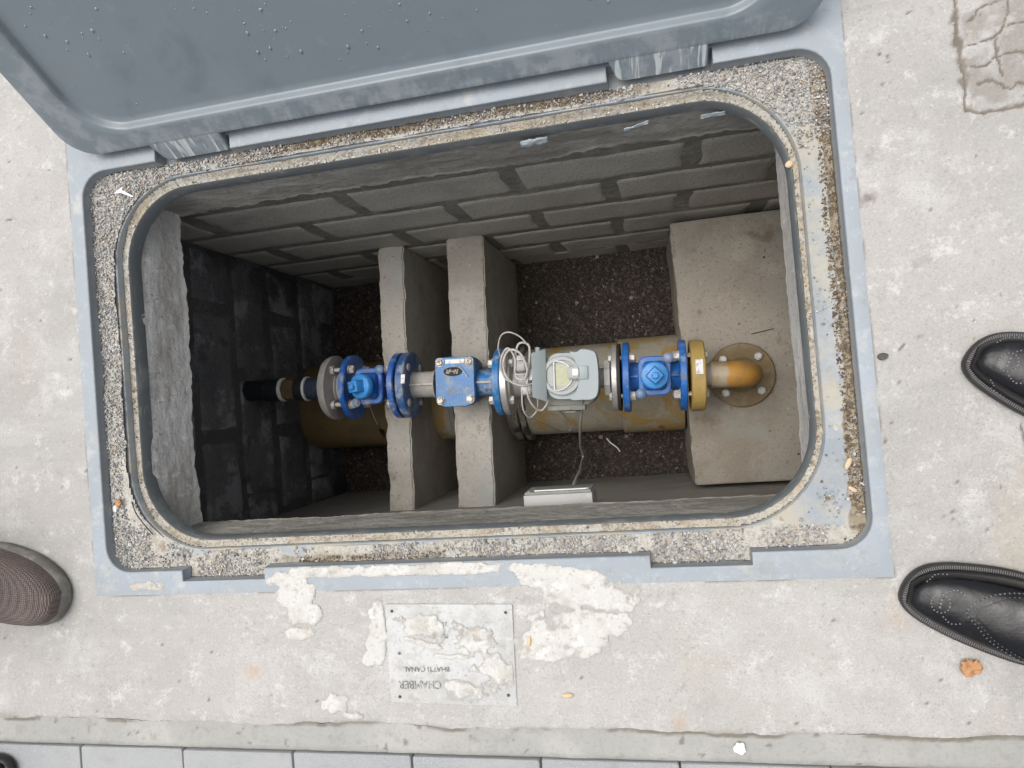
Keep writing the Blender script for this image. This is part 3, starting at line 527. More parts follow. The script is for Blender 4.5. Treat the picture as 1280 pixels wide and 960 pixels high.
set_props(scatter('dark_crumbs', np.concatenate([np.stack([cx_, cy_, cz], 1), np.stack([lx, ly, -.0405 + ls * .6 + .001], 1)]), np.concatenate([sz, ls]), m_crumb, rnd=rn), 'dark brown soil crumbs along the frame channel walls', 'crumbs', None, 'stuff')
ok = rng.random(len(X)) < .55 * ((Y > .40) & (X > -.66) & (X < .1)) + .05; lx, ly = X[ok][:6000], Y[ok][:6000]; ls = np.clip(rng.lognormal(-6.6, .3, len(lx)), .0007, .0026)
set_props(scatter('pale_grit', np.stack([lx, ly, -.0405 + ls * .7 + .001], 1), ls, m_grit, rnd=.45 + .5 * rng.random(len(lx))), 'pale grit lining the ledge under the lid hinge', 'grit', None, 'stuff')

# ------------------------------------------------------------------ lid
LEAN = R(33); HY = .468
DU, DN = Vector((0, math.sin(LEAN), math.cos(LEAN))), Vector((0, -math.cos(LEAN), math.sin(LEAN)))
def lp(u, v, n): return Vector((u, HY, 0)) + DU * v + DN * n
lid = thing('chamber_lid', (-.334, HY, 0), 'large grey plastic chamber lid standing open behind the pit, wet with rain drops', 'lid')
T0 = Vector(lid.location)
U0, U1, V0, V1 = -.940, .272, .021, .735
I0, I1, J0, J1 = -.884, .216, .057, .70
def ring_l(x0, x1, y0, y1, r, n_, k=24): return [lp(u, v, n_) for u, v in rrect(x0, x1, y0, y1, r, k)]
rings = [ring_l(U0 + .004, U1 - .004, V0 + .004, V1 - .004, .05, -.035), ring_l(U0, U1, V0, V1, .052, -.030), ring_l(U0, U1, V0, V1, .052, -.002), ring_l(U0 + .0006, U1 - .0006, V0 + .0006, V1 - .0006, .0515, -.0006), ring_l(U0 + .0025, U1 - .0025, V0 + .0025, V1 - .0025, .0505, 0)]
for k in range(1, 5): t = k / 5; rings.append(ring_l(U0 + (I0 - U0) * t, U1 + (I1 - U1) * t, V0 + (J0 - V0) * t, V1 + (J1 - V1) * t, .052 + .02 * t, 0))
for k in range(7):
    a = k / 6; d = .009 * a; n_ = -.012 * (3 * a * a - 2 * a ** 3); rings.append(ring_l(I0 + d - .002, I1 - d + .002, J0 + d - .002, J1 - d + .002, .080 - d, n_))
rings.append(ring_l(I0 + .016, I1 - .016, J0 + .016, J1 - .016, .066, -.0122))
mb = MB(); mb.loft(rings, cap=False)
n = len(rings[0]); V = np.array(mb.v)
def lid_attr(V):
    rel = V - np.array([0, HY, 0]); v = rel @ np.array(DU); nn = rel @ np.array(DN)
    return v
ob = mb.build('border', m_lid, lid, angle=40); loc_(ob)
def add_lid_attr(ob):
    V = np.array([v.co[:] for v in ob.data.vertices]); v = lid_attr(V)
    for nm, val in (('edge', sstep(.062, .045, v) + (np.abs(V[:, 0] + .912) < .03)), ('drip', sstep(.055, .012, v) * (.35 + .65 * (np.maximum(sstep(.13, .06, np.abs(V[:, 0] + .73)), sstep(.14, .08, np.abs(V[:, 0] - .05))))))):
        at = ob.data.attributes.new(nm, 'FLOAT', 'POINT'); at.data.foreach_set('value', np.clip(val, 0, 1).astype(np.float32))
add_lid_attr(ob)
pn = MB(); inn = [lp(u, v, -.0122) for u, v in rrect(I0 + .10, I1 - .10, J0 + .10, J1 - .10, .02, 24)]
pn.loft([rings[-1], [a.lerp(b, .5) - DN * .0004 for a, b in zip(rings[-1], inn)], inn], cap=False); pn.add(inn, [tuple(range(len(inn)))])
ob = pn.build('panel', m_lid, lid, angle=60); loc_(ob); add_lid_attr(ob)
bk = MB(); bk.add(rings[0], [tuple(range(n))]); ob = bk.build('back_skin', m_lid, lid); loc_(ob); add_lid_attr(ob)
for (a, b) in NN:
    pts = rrect(a + .004, b - .006, -.013, V0 + .001, (.004, .0005, .0005, .010), 5)
    pts = [(u + (.012 * (V0 - v) / .034 if u < (a + b) / 2 - .02 else 0) * (1), v) for u, v in pts]
    tb = MB(); tb.loft([[lp(u, v, -.026) for u, v in pts], [lp(u, v, -.0022) for u, v in pts], [lp(u + (.0018 if u < (a + b) / 2 else -.0018), v + (.0018 if v < 0 else 0), -.0003) for u, v in pts]])
    ob = tb.build('hinge_tab', m_lid, lid, angle=35); loc_(ob); add_lid_attr(ob)
# rain drops
dv, df = ico(2); k = 800; du = rng.uniform(I0 + .03, I1 - .03, k); dvv = J0 + .03 + rng.random(k) * .45
cl = fbm(du, dvv, 14, 55); sel = rng.random(k) < sstep(.40, .62, cl) + .15; du, dvv = du[sel], dvv[sel]; k = len(du)
rr = np.clip(rng.lognormal(-6.65, .42, k), .0007, .0030)
Pd = np.array([lp(a, b, -.0124) for a, b in zip(du, dvv)]); Vd = []
B = np.array([[1, 0, 0], list(DU), list(DN)])
for i in range(k):
    s = dv * np.array([rng.uniform(.8, 1.3), rng.uniform(.8, 1.4), .42]) * rr[i] * np.array([1, 1, 1.25]); Vd.append(s @ B + Pd[i])
Fd = (df[None] + (np.arange(k) * len(dv))[:, None, None]).reshape(-1, 3)
ob = arr_mesh('rain_drops', np.concatenate(Vd), Fd, m_water, lid, 180); loc_(ob); ob['kind'] = 'stuff'

# ------------------------------------------------------------------ chamber
def wall_quad(name, pts, nu, nv, mat, disp=None, edge=None, parent=None, attrs=None):
    """pts: four corners; displaced along the normal"""
    a, b, c, d = [np.array(p, float) for p in pts]; U, Vv = np.meshgrid(np.linspace(0, 1, nu), np.linspace(0, 1, nv))
    P = (a[None, None] * ((1 - U) * (1 - Vv))[..., None] + b * (U * (1 - Vv))[..., None] + c * (U * Vv)[..., None] + d * ((1 - U) * Vv)[..., None])
    nrm = np.cross(b - a, d - a); L = np.linalg.norm(b - a); H = np.linalg.norm(d - a); nrm /= np.linalg.norm(nrm)
    if disp is not None: P = P + nrm * disp(U * L, Vv * H)[..., None]
    if edge is not None: P[..., 2] += edge(U * L, Vv) 
    i = (np.arange(nv - 1)[:, None] * nu + np.arange(nu - 1)[None]).ravel(); F = np.stack([i, i + 1, i + nu + 1, i + nu], 1)
    return arr_mesh(name, P.reshape(-1, 3), F, mat, parent, 60, {k_: f(U * L, Vv).ravel() for k_, f in (attrs or {}).items()})
neck = thing('cover_slab', ((NX0 + NX1) / 2, (NY0 + NY1) / 2, -.16), 'rough cast concrete slab edge below the frame, ragged along its underside', 'slab'); del neck['category']; del neck['label']; neck['kind'] = 'structure'
T0 = Vector(neck.location)
zt, zb = -.059, -.160
TOPX = {NX0: LX0 - .003, NX1: LX1 + .003, NY0: LY0 - .003, NY1: LY1 + .003}
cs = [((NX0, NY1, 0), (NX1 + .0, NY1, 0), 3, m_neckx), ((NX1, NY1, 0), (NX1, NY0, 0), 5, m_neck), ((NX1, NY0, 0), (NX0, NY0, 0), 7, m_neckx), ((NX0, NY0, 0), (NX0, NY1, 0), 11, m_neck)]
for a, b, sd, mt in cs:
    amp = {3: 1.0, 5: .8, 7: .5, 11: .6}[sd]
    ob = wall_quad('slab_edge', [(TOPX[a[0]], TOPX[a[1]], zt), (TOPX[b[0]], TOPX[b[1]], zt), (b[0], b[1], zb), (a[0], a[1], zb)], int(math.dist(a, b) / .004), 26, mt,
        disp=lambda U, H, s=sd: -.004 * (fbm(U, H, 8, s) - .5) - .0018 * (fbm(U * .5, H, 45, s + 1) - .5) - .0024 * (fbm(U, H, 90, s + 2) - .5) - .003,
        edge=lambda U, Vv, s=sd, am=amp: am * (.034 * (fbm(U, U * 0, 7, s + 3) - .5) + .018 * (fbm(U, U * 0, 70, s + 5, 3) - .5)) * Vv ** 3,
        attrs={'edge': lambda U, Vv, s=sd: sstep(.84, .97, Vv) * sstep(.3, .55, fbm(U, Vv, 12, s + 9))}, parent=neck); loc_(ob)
bm = fill_loops([(-1.30, -.45, -.158), (.70, -.45, -.158), (.70, .62, -.158), (-1.30, .62, -.158)], [(NX0 - .003, NY0 - .003, -.158), (NX1 + .003, NY0 - .003, -.158), (NX1 + .003, NY1 + .003, -.158), (NX0 - .003, NY1 + .003, -.158)])
me = bpy.data.meshes.new('slab_underside'); bm.to_mesh(me); bm.free(); finish(me, m_plaster); loc_(link('slab_underside', me, neck))
# top filler between frame lip and slab (hidden bed)
bm = fill_loops([(OX0 + .002, OY0 + .002, -.058), (OX1 - .002, OY0 + .002, -.058), (OX1 - .002, OY1 - .002, -.058), (OX0 + .002, OY1 - .002, -.058)], [(LX0 - .004, LY0 - .004, -.058), (LX1 + .004, LY0 - .004, -.058), (LX1 + .004, LY1 + .004, -.058), (LX0 - .004, LY1 + .004, -.058)])
me = bpy.data.meshes.new('slab_bed'); bm.to_mesh(me); bm.free(); finish(me, m_neck); loc_(link('slab_bed', me, neck))
# walls
def wall(name, pts, mat, label, cat='wall'):
    o = wall_quad(name, pts, 60, 40, mat, disp=lambda U, H: .0012 * (fbm(U, H, 6, 1) - .5) + .0010 * (fbm(U, H, 30, 2) - .5)); set_props(o, label, cat); return o
nw = wall('block_wall', [(WX1 + .06, WY1 + .0022, -.155), (WX0 - .06, WY1 + .0022, -.155), (WX0 - .06, WY1 + .0022, FZ - .05), (WX1 + .06, WY1 + .0022, FZ - .05)], m_joint, 'long grey blockwork pit wall in courses below the lid hinge')
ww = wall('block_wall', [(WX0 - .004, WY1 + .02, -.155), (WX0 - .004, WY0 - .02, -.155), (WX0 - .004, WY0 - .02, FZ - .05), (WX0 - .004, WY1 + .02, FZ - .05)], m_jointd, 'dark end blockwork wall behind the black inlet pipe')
sw = wall('plastered_wall', [(WX0 - .02, WY0, -.155), (WX1 + .02, WY0, -.155), (WX1 + .02, WY0, FZ - .05), (WX0 - .02, WY0, FZ - .05)], m_plaster, 'smooth plastered pit wall carrying the grey junction box')
ew = wall('end_wall', [(WX1, WY0 - .02, -.155), (WX1, WY1 + .02, -.155), (WX1, WY1 + .02, FZ - .05), (WX1, WY0 - .02, FZ - .05)], m_plaster, 'plain end wall beyond the concrete plinth')
def block_mesh(L, H, T, sd):
    """one block: face grid with a rounded, slightly uneven edge; local x along wall, z up, face at -y"""
    xs_ = np.concatenate([[-L / 2, -L / 2 + .006], np.linspace(-L / 2 + .02, L / 2 - .02, 9), [L / 2 - .006, L / 2]]); zs_ = np.concatenate([[-H / 2, -H / 2 + .006], np.linspace(-H / 2 + .02, H / 2 - .02, 4), [H / 2 - .006, H / 2]])
    X, Z = np.meshgrid(xs_, zs_); Y = -T + .0035 * (fbm(X + sd * 3, Z, 14, sd) - .5)
    bd = (np.abs(np.abs(X) - L / 2) < 1e-6) | (np.abs(np.abs(Z) - H / 2) < 1e-6)
    Y = np.where(bd, 0.0028, Y); X, Z = X + .022 * (fbm(X, Z, 26, sd + 1) - .5), Z + .016 * (fbm(X, Z, 18, sd + 2) - .5)
    ny, nx = X.shape; i = (np.arange(ny - 1)[:, None] * nx + np.arange(nx - 1)[None]).ravel(); F = np.stack([i, i + 1, i + nx + 1, i + nx], 1)
    return np.stack([X, Y, Z], -1).reshape(-1, 3), F
bms = []
def block_objs(host, place, mat_=None):
    out = []
    for (x, y, z, rz, L) in place:
        key = (round(L, 3), random.randrange(4), (mat_ or m_blk).name); hit = [b for b in bms if b[0] == key]
        if hit: o = copy_child(hit[0][1], host)
        else:
            V_, F_ = block_mesh(L, .138, .0012, len(bms) * 5 + 2); o = arr_mesh('block', V_, F_, mat_ or m_blk, host, 50); bms.append((key, o))
        o.location = (x, y, z); o.rotation_euler = (0, random.uniform(-.006, .006), rz)
zr = [-.198, -.322, -.486, -.650, -.820, -.987, -1.11]
P = []
for r, z in enumerate(zr):
    if r == 0: continue
    base = -.236 + .175 if r % 2 else -.40 + .175
    for k in range(-4, 4):
        X = base + .35 * k; L = .315; 
        if X - L / 2 > WX1 - .05 or X + L / 2 < WX0 + .05: continue
        if X + L / 2 > WX1: nl = round(WX1 - (X - L / 2), 2); X = WX1 - nl / 2; L = nl
        if X - L / 2 < WX0: nl = round(X + L / 2 - WX0, 2); X = WX0 + nl / 2; L = nl
        P.append((X, WY1 + .001, z, 0, round(L, 2)))
block_objs(nw, P); P = []
for r, z in enumerate(zr):
    if r == 0: continue
    for yc, L in (((.29, .29), (-.04, .30), (-.235, .07)) if r % 2 else ((.37, .12), (.13, .29), (-.15, .20))):
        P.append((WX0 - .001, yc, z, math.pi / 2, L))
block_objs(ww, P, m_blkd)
# floor
fl = grid('pit_floor', seg(WX0 - .05, WX1 + .05, .02), seg(WY0 - .05, WY1 + .05, .02), lambda X, Y: FZ - .004 + .014 * (fbm(X, Y, 7, 7) - .5), m_silt); set_props(fl, None, None, None, 'structure')
X, Y = rng.uniform(WX0, .10, 62000), rng.uniform(WY0, WY1, 62000)
sz = np.clip(rng.lognormal(-5.95, .38, len(X)), .0011, .008)
Z = FZ - .001 + .014 * (fbm(X, Y, 7, 7) - .5) + sz * rng.uniform(.0, .9, len(X))
set_props(scatter('pit_gravel', np.stack([X, Y, Z], 1), sz, m_grav, flat=.75), 'dark wet gravel covering the floor of the pit', 'gravel', None, 'stuff')

# piers and plinth
def rough_block(name, x0, x1, y0, y1, z0, z1, mat, sd, skew=0, amp=.0055):
    bm = bmesh.new(); nx, ny, nz = max(3, int((x1 - x0) / .012)), int((y1 - y0) / .012), int((z1 - z0) / .03)
    bmesh.ops.create_cube(bm, size=1)
    for v in bm.verts: v.co = Vector(((x0 + x1) / 2 + v.co.x * (x1 - x0), (y0 + y1) / 2 + v.co.y * (y1 - y0), (z0 + z1) / 2 + v.co.z * (z1 - z0)))
    def cut(ax, n): 
        lo, hi = ((x0, x1), (y0, y1), (z0, z1))[ax]
        for k in range(1, n):
            no = [0, 0, 0]; no[ax] = 1; co = [0, 0, 0]; co[ax] = lo + (hi - lo) * k / n
            bmesh.ops.bisect_plane(bm, geom=bm.verts[:] + bm.edges[:] + bm.faces[:], plane_co=co, plane_no=no)
    cut(0, nx); cut(1, ny); cut(2, nz)
    es = [e for e in bm.edges if e.calc_face_angle(0) > 1]
    bmesh.ops.bevel(bm, geom=es, offset=.0035, segments=2, affect='EDGES')
    me = bpy.data.meshes.new(name); bm.to_mesh(me); bm.free()
    V = np.array([v.co[:] for v in me.vertices])
    V[:, 0] += amp * 1.4 * (fbm(V[:, 1], V[:, 2], 9, sd) - .5) + amp * .9 * (fbm(V[:, 1], V[:, 2], 70, sd + 1, 2) - .5) + skew * (V[:, 1] - (y0 + y1) / 2)
    ed = np.minimum(np.minimum(V[:, 0] - x0, x1 - V[:, 0]), .02) < .006
    V[:, 2] -= .007 * ed * sstep(.58, .70, fbm(V[:, 0] * .4, V[:, 1], 26, sd + 7)) * (V[:, 2] > z1 - .008)
    V[:, 2] += amp * (fbm(V[:, 0], V[:, 1], 9, sd + 2) - .5) + amp * .5 * (fbm(V[:, 0], V[:, 1], 60, sd + 3, 2) - .5)
    me.vertices.foreach_set('co', V.astype(np.float32).ravel()); finish(me, mat, 50)
    return link(name, me)
set_props(rough_block('concrete_pier', -.703, -.633, WY0 - .008, WY1 - .0, FZ, -.70, m_pier, 3, .03), 'narrower concrete pier beneath the valve with the tilted cap', 'pier', 'concrete piers under the pipework')
set_props(rough_block('concrete_pier', -.511, -.411, WY0 - .008, WY1 - .0, FZ, -.70, m_pier2, 13, .035), 'wider paler concrete pier beneath the worn blue strainer', 'pier', 'concrete piers under the pipework')
set_props(rough_block('concrete_plinth', .089, WX1 - .002, WY0 + .012, WY1 - .012, FZ, -.80, m_plinth, 23, -.01, .007), 'broad brown-grey concrete plinth under the ochre elbow flange', 'plinth')

# ------------------------------------------------------------------ big pipe
def noisy(o, amp, s=20, sd=0):
    V = np.array([v.co[:] for v in o.data.vertices]); nn = np.array([v.normal[:] for v in o.data.vertices])
    V += nn * (amp * (fbm(V[:, 0] + V[:, 2], V[:, 1] - V[:, 2], s, sd) - .5))[:, None]; o.data.vertices.foreach_set('co', V.astype(np.float32).ravel()); o.data.update()
bp = thing('large_pipe', (-.48, .02, FZ + .005), 'large dirty yellow-brown pipe lying on the gravel beneath the meter line', 'pipe', -.014)
BZ = .138
def lat(prof, name, mat, parent, n=56, nz=0, c=(0, 0, BZ), cap=True, sd=0):
    o = MB().lathe(prof, 'X', c, n, cap).build(name, mat, parent, angle=40)
    if nz: noisy(o, nz, 30, sd)
    return o
def ramp_(x0, x1, r, d=.02):
    return [(a, r) for a in seg(x0, x1, d)]
lat(ramp_(-.60, .569, .130), 'barrel', m_big, bp)
# yellow section on the left with slanted seam
pts = []
for x0, x1, r, mt, nm in ((-.60, -.36, .137, m_bigy, 'socket'), (-.357, -.16, .1325, m_bigy, 'sleeve')):
    o = lat([(x0 + .001, r - .006)] + ramp_(x0 + .004, x1 - .008, r) + [(x1 - .003, r - .002), (x1, r - .006)], nm, mt, bp)
    for v in o.data.vertices: v.co.x += .10 * (v.co.z - BZ - .05) * (1 if v.co.x > -.40 and nm == 'socket' else (.8 if v.co.x < -.34 and nm == 'sleeve' else 0)) - (.035 * (v.co.y / .137) if (v.co.x > -.42 and nm == 'socket') or (v.co.x < -.34 and nm == 'sleeve') else 0)
for a, b in ((-.105, -.085), (.078, .102), (.108, .124)):
    lat([(a, .128), (a + .002, .146), (b - .002, .146), (b, .128)], 'collar', m_bit, bp, nz=.008, sd=int(a * 100) % 50)
o = lat([(.395, .128)] + [(.396, .1365)] + ramp_(.40, .562, .1385) + [(.567, .137), (.568, .128)], 'coupling', m_big, bp)

# ------------------------------------------------------------------ pipe line
AZL = -.615; YAW = -.0497
def ay(x): return .029 - .0498 * x
def on_axis(x, dz=-.083): return (x, ay(x), AZL + dz)
HZ = .083
def hexm(r, h): return [(0, r), (h * .85, r), (h, r * .9)]
def bolt_proto():
    mb = MB(); mb.lathe([(-.030, .0055), (.030, .0055)], 'X', n=10)
    for s in (-1, 1):
        a = .018 * s
        mb.lathe([(a, .0125), (a + .0025 * s, .0125)], 'X', n=16); mb.lathe([(a + .0025 * s, .0105), (a + .011 * s, .0105), (a + .013 * s, .0085)], 'X', n=6, ph=.3)
    return mb
bolt_mesh = None
def bolts(parent, x, r=.0622, n=4, mat=m_bolt, scale=1, z=HZ, ph=math.pi / 4, w=1):
    global bolt_mesh
    for k in range(n):
        a = ph + 2 * math.pi * k / n
        if bolt_mesh is None:
            o = bolt_proto().build('bolt', mat, parent); bolt_mesh = o.data
        else: o = link('bolt', bolt_mesh, parent)
        o.location = (x, r * math.cos(a), z + r * math.sin(a)); o.rotation_euler = (random.uniform(0, 1), 0, 0); o.scale = (w, scale, scale)
def flange(parent, x0, x1, mat, r=.081, name='flange', rn=.034, tilt=0):
    o = MB().lathe([(x0, rn), (x0, r - .003), (x0 + .002, r), (x1 - .002, r), (x1, r - .003), (x1, rn)], 'X', (0, 0, HZ), 48).build(name, mat, parent, angle=30); return o
def cap_head(parent, mcap, nut_rot=.5, tilt=(0, 0), z0=.0):
    c = MB(); c.lathe([(.056, .022), (.075, .019), (.083, .019), (.085, .026)], 'Z', (0, 0, HZ), 28); c.build('stem', m_blue, parent)
    e = bpy.data.objects.new('x', None)
    mb = MB(); mb.lathe([(0, .026), (.002, .0305), (.014, .031), (.0175, .029), (.0185, .027)], 'Z', n=36)
    o = mb.build('cap', mcap, parent); o.location = (0, 0, HZ + .084); o.rotation_euler = (tilt[0], tilt[1], nut_rot)
    mb = MB(); mb.box((0, 0, .012), (.031, .031, .026), top=(.88, .88)); n_ = mb.build('nut', mcap, o, bevel=.003); n_.location = (0, 0, .017)
    k = MB(); k.lathe([(0, .0085), (.005, .0085), (.007, .006)], 'Z', n=6); s_ = k.build('screw', mcap, o); s_.location = (0, 0, .042)
def gate_valve(x, label, mbody, mcap, nut, tilt, grp, left_gray=False):
    t = thing('gate_valve', on_axis(x), label, 'valve', YAW, grp)
    flange(t, -.072, -.056, mbody, .083); flange(t, .056, .072, mbody, .083)
    b = MB()
    b.lathe([(-.057, .040), (-.050, .034), (-.030, .032), (-.018, .038), (0, .041), (.018, .038), (.030, .032), (.050, .034), (.057, .040)], 'X', (0, 0, HZ), 32)
    b.loft([[(px * s_, py * s_, HZ + z) for px, py in rrect(-.024, .024, -.034, .034, .014, 5)] for z, s_ in ((-.062, .55), (-.055, .85), (-.03, 1), (.03, 1.05), (.047, 1.2))])
    b.build('body', mbody, t, angle=40)
    for sx in (-1, 1): MB().box((sx * .040, 0, HZ + .037), (.038, .005, .012)).build('rib', mbody, t, bevel=.0015)
    p = MB(); out = []
    for i in range(72):
        a = 2 * math.pi * i / 72; px, py = .037 * math.copysign(abs(math.cos(a)) ** .42, math.cos(a)), .045 * math.copysign(abs(math.sin(a)) ** .42, math.sin(a))
        k_ = 1 + .10 * math.exp(-((a - 2 * math.pi * .13) / .3) ** 2) + .10 * math.exp(-((a - 2 * math.pi * .63) / .3) ** 2); out.append((px * k_, py * k_))
    p.prism(out, HZ + .044, HZ + .058, bev=.002); p.build('bonnet', mbody, t, angle=35)
    q = MB(); q.loft([[(px * s_, py * s_, HZ + z) for px, py in rrect(-.027, .027, -.034, .034, .012, 6)] for z, s_ in ((.056, 1), (.066, .96), (.072, .84), (.078, .6), (.082, .5))]); q.build('bonnet_dome', mbody, t, angle=40)
    for px, py in ((.032, .040), (-.032, -.040)):
        k = MB(); k.lathe([(0, .0115), (.005, .0115), (.008, .008), (.009, .004)], 'Z', n=20); o = k.build('bonnet_screw', m_dusty, t); o.location = (px, py, HZ + .058)
    cap_head(t, mcap, nut, tilt)
    return t
v1 = gate_valve(-.686, 'blue gate valve at the left with its square-topped cap leaning left', m_blue1, m_bluec, .12, (0, -.30), 'blue gate valves')
for x in (.074,): bolts(v1, x, .0622, w=.95)
bolts(v1, -.076, .0622, mat=m_boltd, w=1.1)
v2 = gate_valve(.0105, 'bright blue gate valve beside the ochre flange, cap facing straight up', m_blue, m_bluec, .80, (.03, 0), 'blue gate valves')
bolts(v2, -.074, .0622, w=1.0); bolts(v2, .080, .0622, w=1.25)

# strainer
st = thing('strainer', on_axis(-.4785), 'worn blue box strainer with four-bolt cover and oval mark on the wider pier', 'strainer', YAW)
flange(st, -.130, -.108, m_blued, .083); flange(st, .112, .130, m_blues, .083)
for (a, b, mt) in ((-.110, -.045, m_bgrey), (.050, .114, m_blues)):
    MB().lathe([(a, .036), (a + .006, .033), (b - .01, .033), (b, .040)], 'X', (0, 0, HZ), 32).build('neck', mt, st, angle=40)
    MB().box(((a + b) / 2, 0, HZ + .036), (b - a, .005, .010)).build('rib', m_boltd, st, bevel=.0015)
cy = .004; cx = .015
def shape(k=1, n=8): return [(cx + (x) * k, cy + y * k) for x, y in rrect(-.048, .048, -.060, .058, (.026, .010, .010, .026), n)]
mb = MB(); mb.loft([[(x, y, HZ + z) for x, y in shape(k_)] for z, k_ in ((-.075, .45), (-.068, .7), (-.045, .92), (.0, 1.0), (.028, 1.02), (.036, 1.03))]); mb.build('body', m_blues, st, angle=45)
mb = MB(); mb.loft([[(x, y, HZ + z) for x, y in shape(k_)] for z, k_ in ((.0375, 1.03), (.052, 1.03), (.0545, 1.0))]); cov = mb.build('cover_plate', m_blues, st, angle=35)
for px, py in ((-.036, .047), (.038, .048), (-.036, -.046), (.038, -.044)):
    k = MB(); k.lathe([(0, .0105), (.002, .0105)], 'Z', n=20); k.lathe([(.002, .0088), (.0075, .0088), (.009, .007)], 'Z', n=6); o = k.build('cover_bolt', m_bolt, st); o.location = (cx + px, cy + py, HZ + .0545)
ov = [(cx - .004 + .023 * math.cos(a), cy + .024 + .011 * math.sin(a)) for a in [i * math.pi / 14 for i in range(28)]]
mb = MB(); mb.loft([[(x, y, HZ + .0545) for x, y in ov], [(x, y, HZ + .0575) for x, y in ov], [((x - cx + .004) * .82 + cx - .004, (y - cy - .024) * .78 + cy + .024, HZ + .0575) for x, y in ov], [((x - cx + .004) * .78 + cx - .004, (y - cy - .024) * .7 + cy + .024, HZ + .0552) for x, y in ov]]); mb.build('oval_boss', m_rubber, st)
X, Y = rng.uniform(-.016, .016, 40), rng.uniform(-.005, .005, 40); o = scatter('caked_dirt', np.stack([X + cx - .004, Y + cy + .024, np.full(40, HZ + .056)], 1), np.full(40, .0022), m_boltd, st); o['kind'] = 'stuff'
MB().box((cx + .002, cy + .0485, HZ + .0557), (.048, .010, .0012)).build('label_strip', m_sticker, st)
MB().tube([(cx + .014, cy + .036, HZ + .060), (cx + .026, cy + .022, HZ + .062), (cx + .034, cy + .010, HZ + .058)], .0011, 6).build('wire_clip', m_bolt, st)
X, Y = rng.uniform(-.020, .022, 60), rng.uniform(-.034, -.018, 60); o = scatter('raised_lettering', np.stack([X + cx, Y + cy, np.full(60, HZ + .0548)], 1), np.full(60, .0014), m_bgrey, st); o['kind'] = 'stuff'
MB().box((-.106, .014, HZ + .0855), (.010, .022, .001), rx=-.17).build('sticker', m_sticker, st)

# inlet pipe
ip = thing('inlet_pipe', (-.80, ay(-.80), AZL - .083), 'black inlet pipe from the end wall with brass union and white tape rings', 'pipe', YAW)
def L_(x): return (x + .80) / math.cos(YAW)
def seg_l(a, b, r, name, mat, n=28, parent=ip, bev=.001): 
    return MB().lathe([(L_(a), r - bev), (L_(a) + bev, r), (L_(b) - bev, r), (L_(b), r - bev)], 'X', (0, 0, HZ), n).build(name, mat, parent)
seg_l(-1.16, -.985, .0275, 'pipe', m_black); seg_l(-1.0, -.956, .030, 'coupling', m_black)
seg_l(-.956, -.947, .0315, 'tape_ring', m_white); seg_l(-.947, -.898, .029, 'union', m_brass, 8); seg_l(-.935, -.912, .033, 'union_nut', m_brass, 8)
seg_l(-.912, -.886, .0305, 'sleeve', m_black); seg_l(-.886, -.879, .0325, 'tape_ring', m_white)
mb = MB(); pr = []
x = L_(-.879)
while x < L_(-.815): pr += [(x, .0265), (x + .0012, .0285), (x + .0024, .0285), (x + .0036, .0265)]; x += .0042
mb.lathe(pr, 'X', (0, 0, HZ), 32).build('threaded_nipple', m_dkblue, ip)
o = MB().lathe([(L_(-.817), .030), (L_(-.817), .060), (L_(-.814), .079), (L_(-.805), .083), (L_(-.795), .083), (L_(-.792), .070), (L_(-.788), .045), (L_(-.765), .042), (L_(-.763), .060)], 'X', (0, 0, HZ), 44).build('adapter_flange', m_bgrey, ip, angle=40); noisy(o, .003, 60, 4)
for a in (.12, .14): MB().lathe([(L_(-.786) , a * .33), (L_(-.781), a * .35)], 'X', (0, 0, HZ), 32).build('gasket_ring', m_steel, ip)

# meter
mt = thing('water_meter', on_axis(-.21), 'grey ultrasonic water meter with open hood and round display between steel flanges', 'water meter', YAW)
def X_(x): return (x + .21) / math.cos(YAW)
flange(mt, X_(-.348), X_(-.331), m_steel, .083); 
MB().lathe([(X_(-.331), .070), (X_(-.326), .068), (X_(-.322), .045), (X_(-.30), .037)], 'X', (0, 0, HZ), 40).build('hub', m_steel, mt, angle=40)
MB().lathe([(X_(-.31), .033), (X_(-.27), .031), (X_(-.15), .031), (X_(-.12), .024), (X_(-.10), .024)], 'X', (0, 0, HZ), 32).build('tube', m_bgrey, mt, angle=50)
MB().lathe([(X_(-.106), .028), (X_(-.105), .044), (X_(-.092), .046), (X_(-.091), .040)], 'X', (0, 0, HZ), 8, ph=math.pi / 8).build('clamp_plate', m_white, mt)
flange(mt, X_(-.087), X_(-.073), m_steel, .079); 
o = MB().lathe([(X_(-.073), .03), (X_(-.073), .0805), (X_(-.067), .0805), (X_(-.067), .03)], 'X', (0, 0, HZ), 40).build('gasket', m_rubber, mt)
bolts(mt, X_(-.350), .0622, w=1.0)
for k, (x, y, z, r) in enumerate(((-.300, .035, .05, .014), (-.292, .004, .06, .015), (-.288, -.020, .052, .015), (-.310, .052, .03, .011), (-.275, -.03, .03, .012))):
    MB().lathe([(0, r * .7), (.004, r), (.022, r), (.03, r * .55)], 'X', n=16).build('cable_gland', m_white if k < 4 else m_bgrey, mt).location = (X_(x) - .012, y, HZ + z)
ty = .006   # housing centre offset across the line
mb = MB(); base = rrect(X_(-.245), X_(-.118), -.062, .052, (.035, .035, .012, .012), 8)
mb.loft([[(x, y, HZ + z) for x, y in base] for z in (-.01, .03)] + [[(x * 1.0, y, HZ + .050) for x, y in base]]); mb.build('housing', m_hoodd, mt, bevel=.003)
MB().box((X_(-.195), -.068, HZ + .035), (.09, .012, .024)).build('side_bracket', m_hoodd, mt, bevel=.002)
MB().box((X_(-.188), -.0755, HZ + .040), (.050, .003, .007)).build('side_slot', m_rubber, mt)
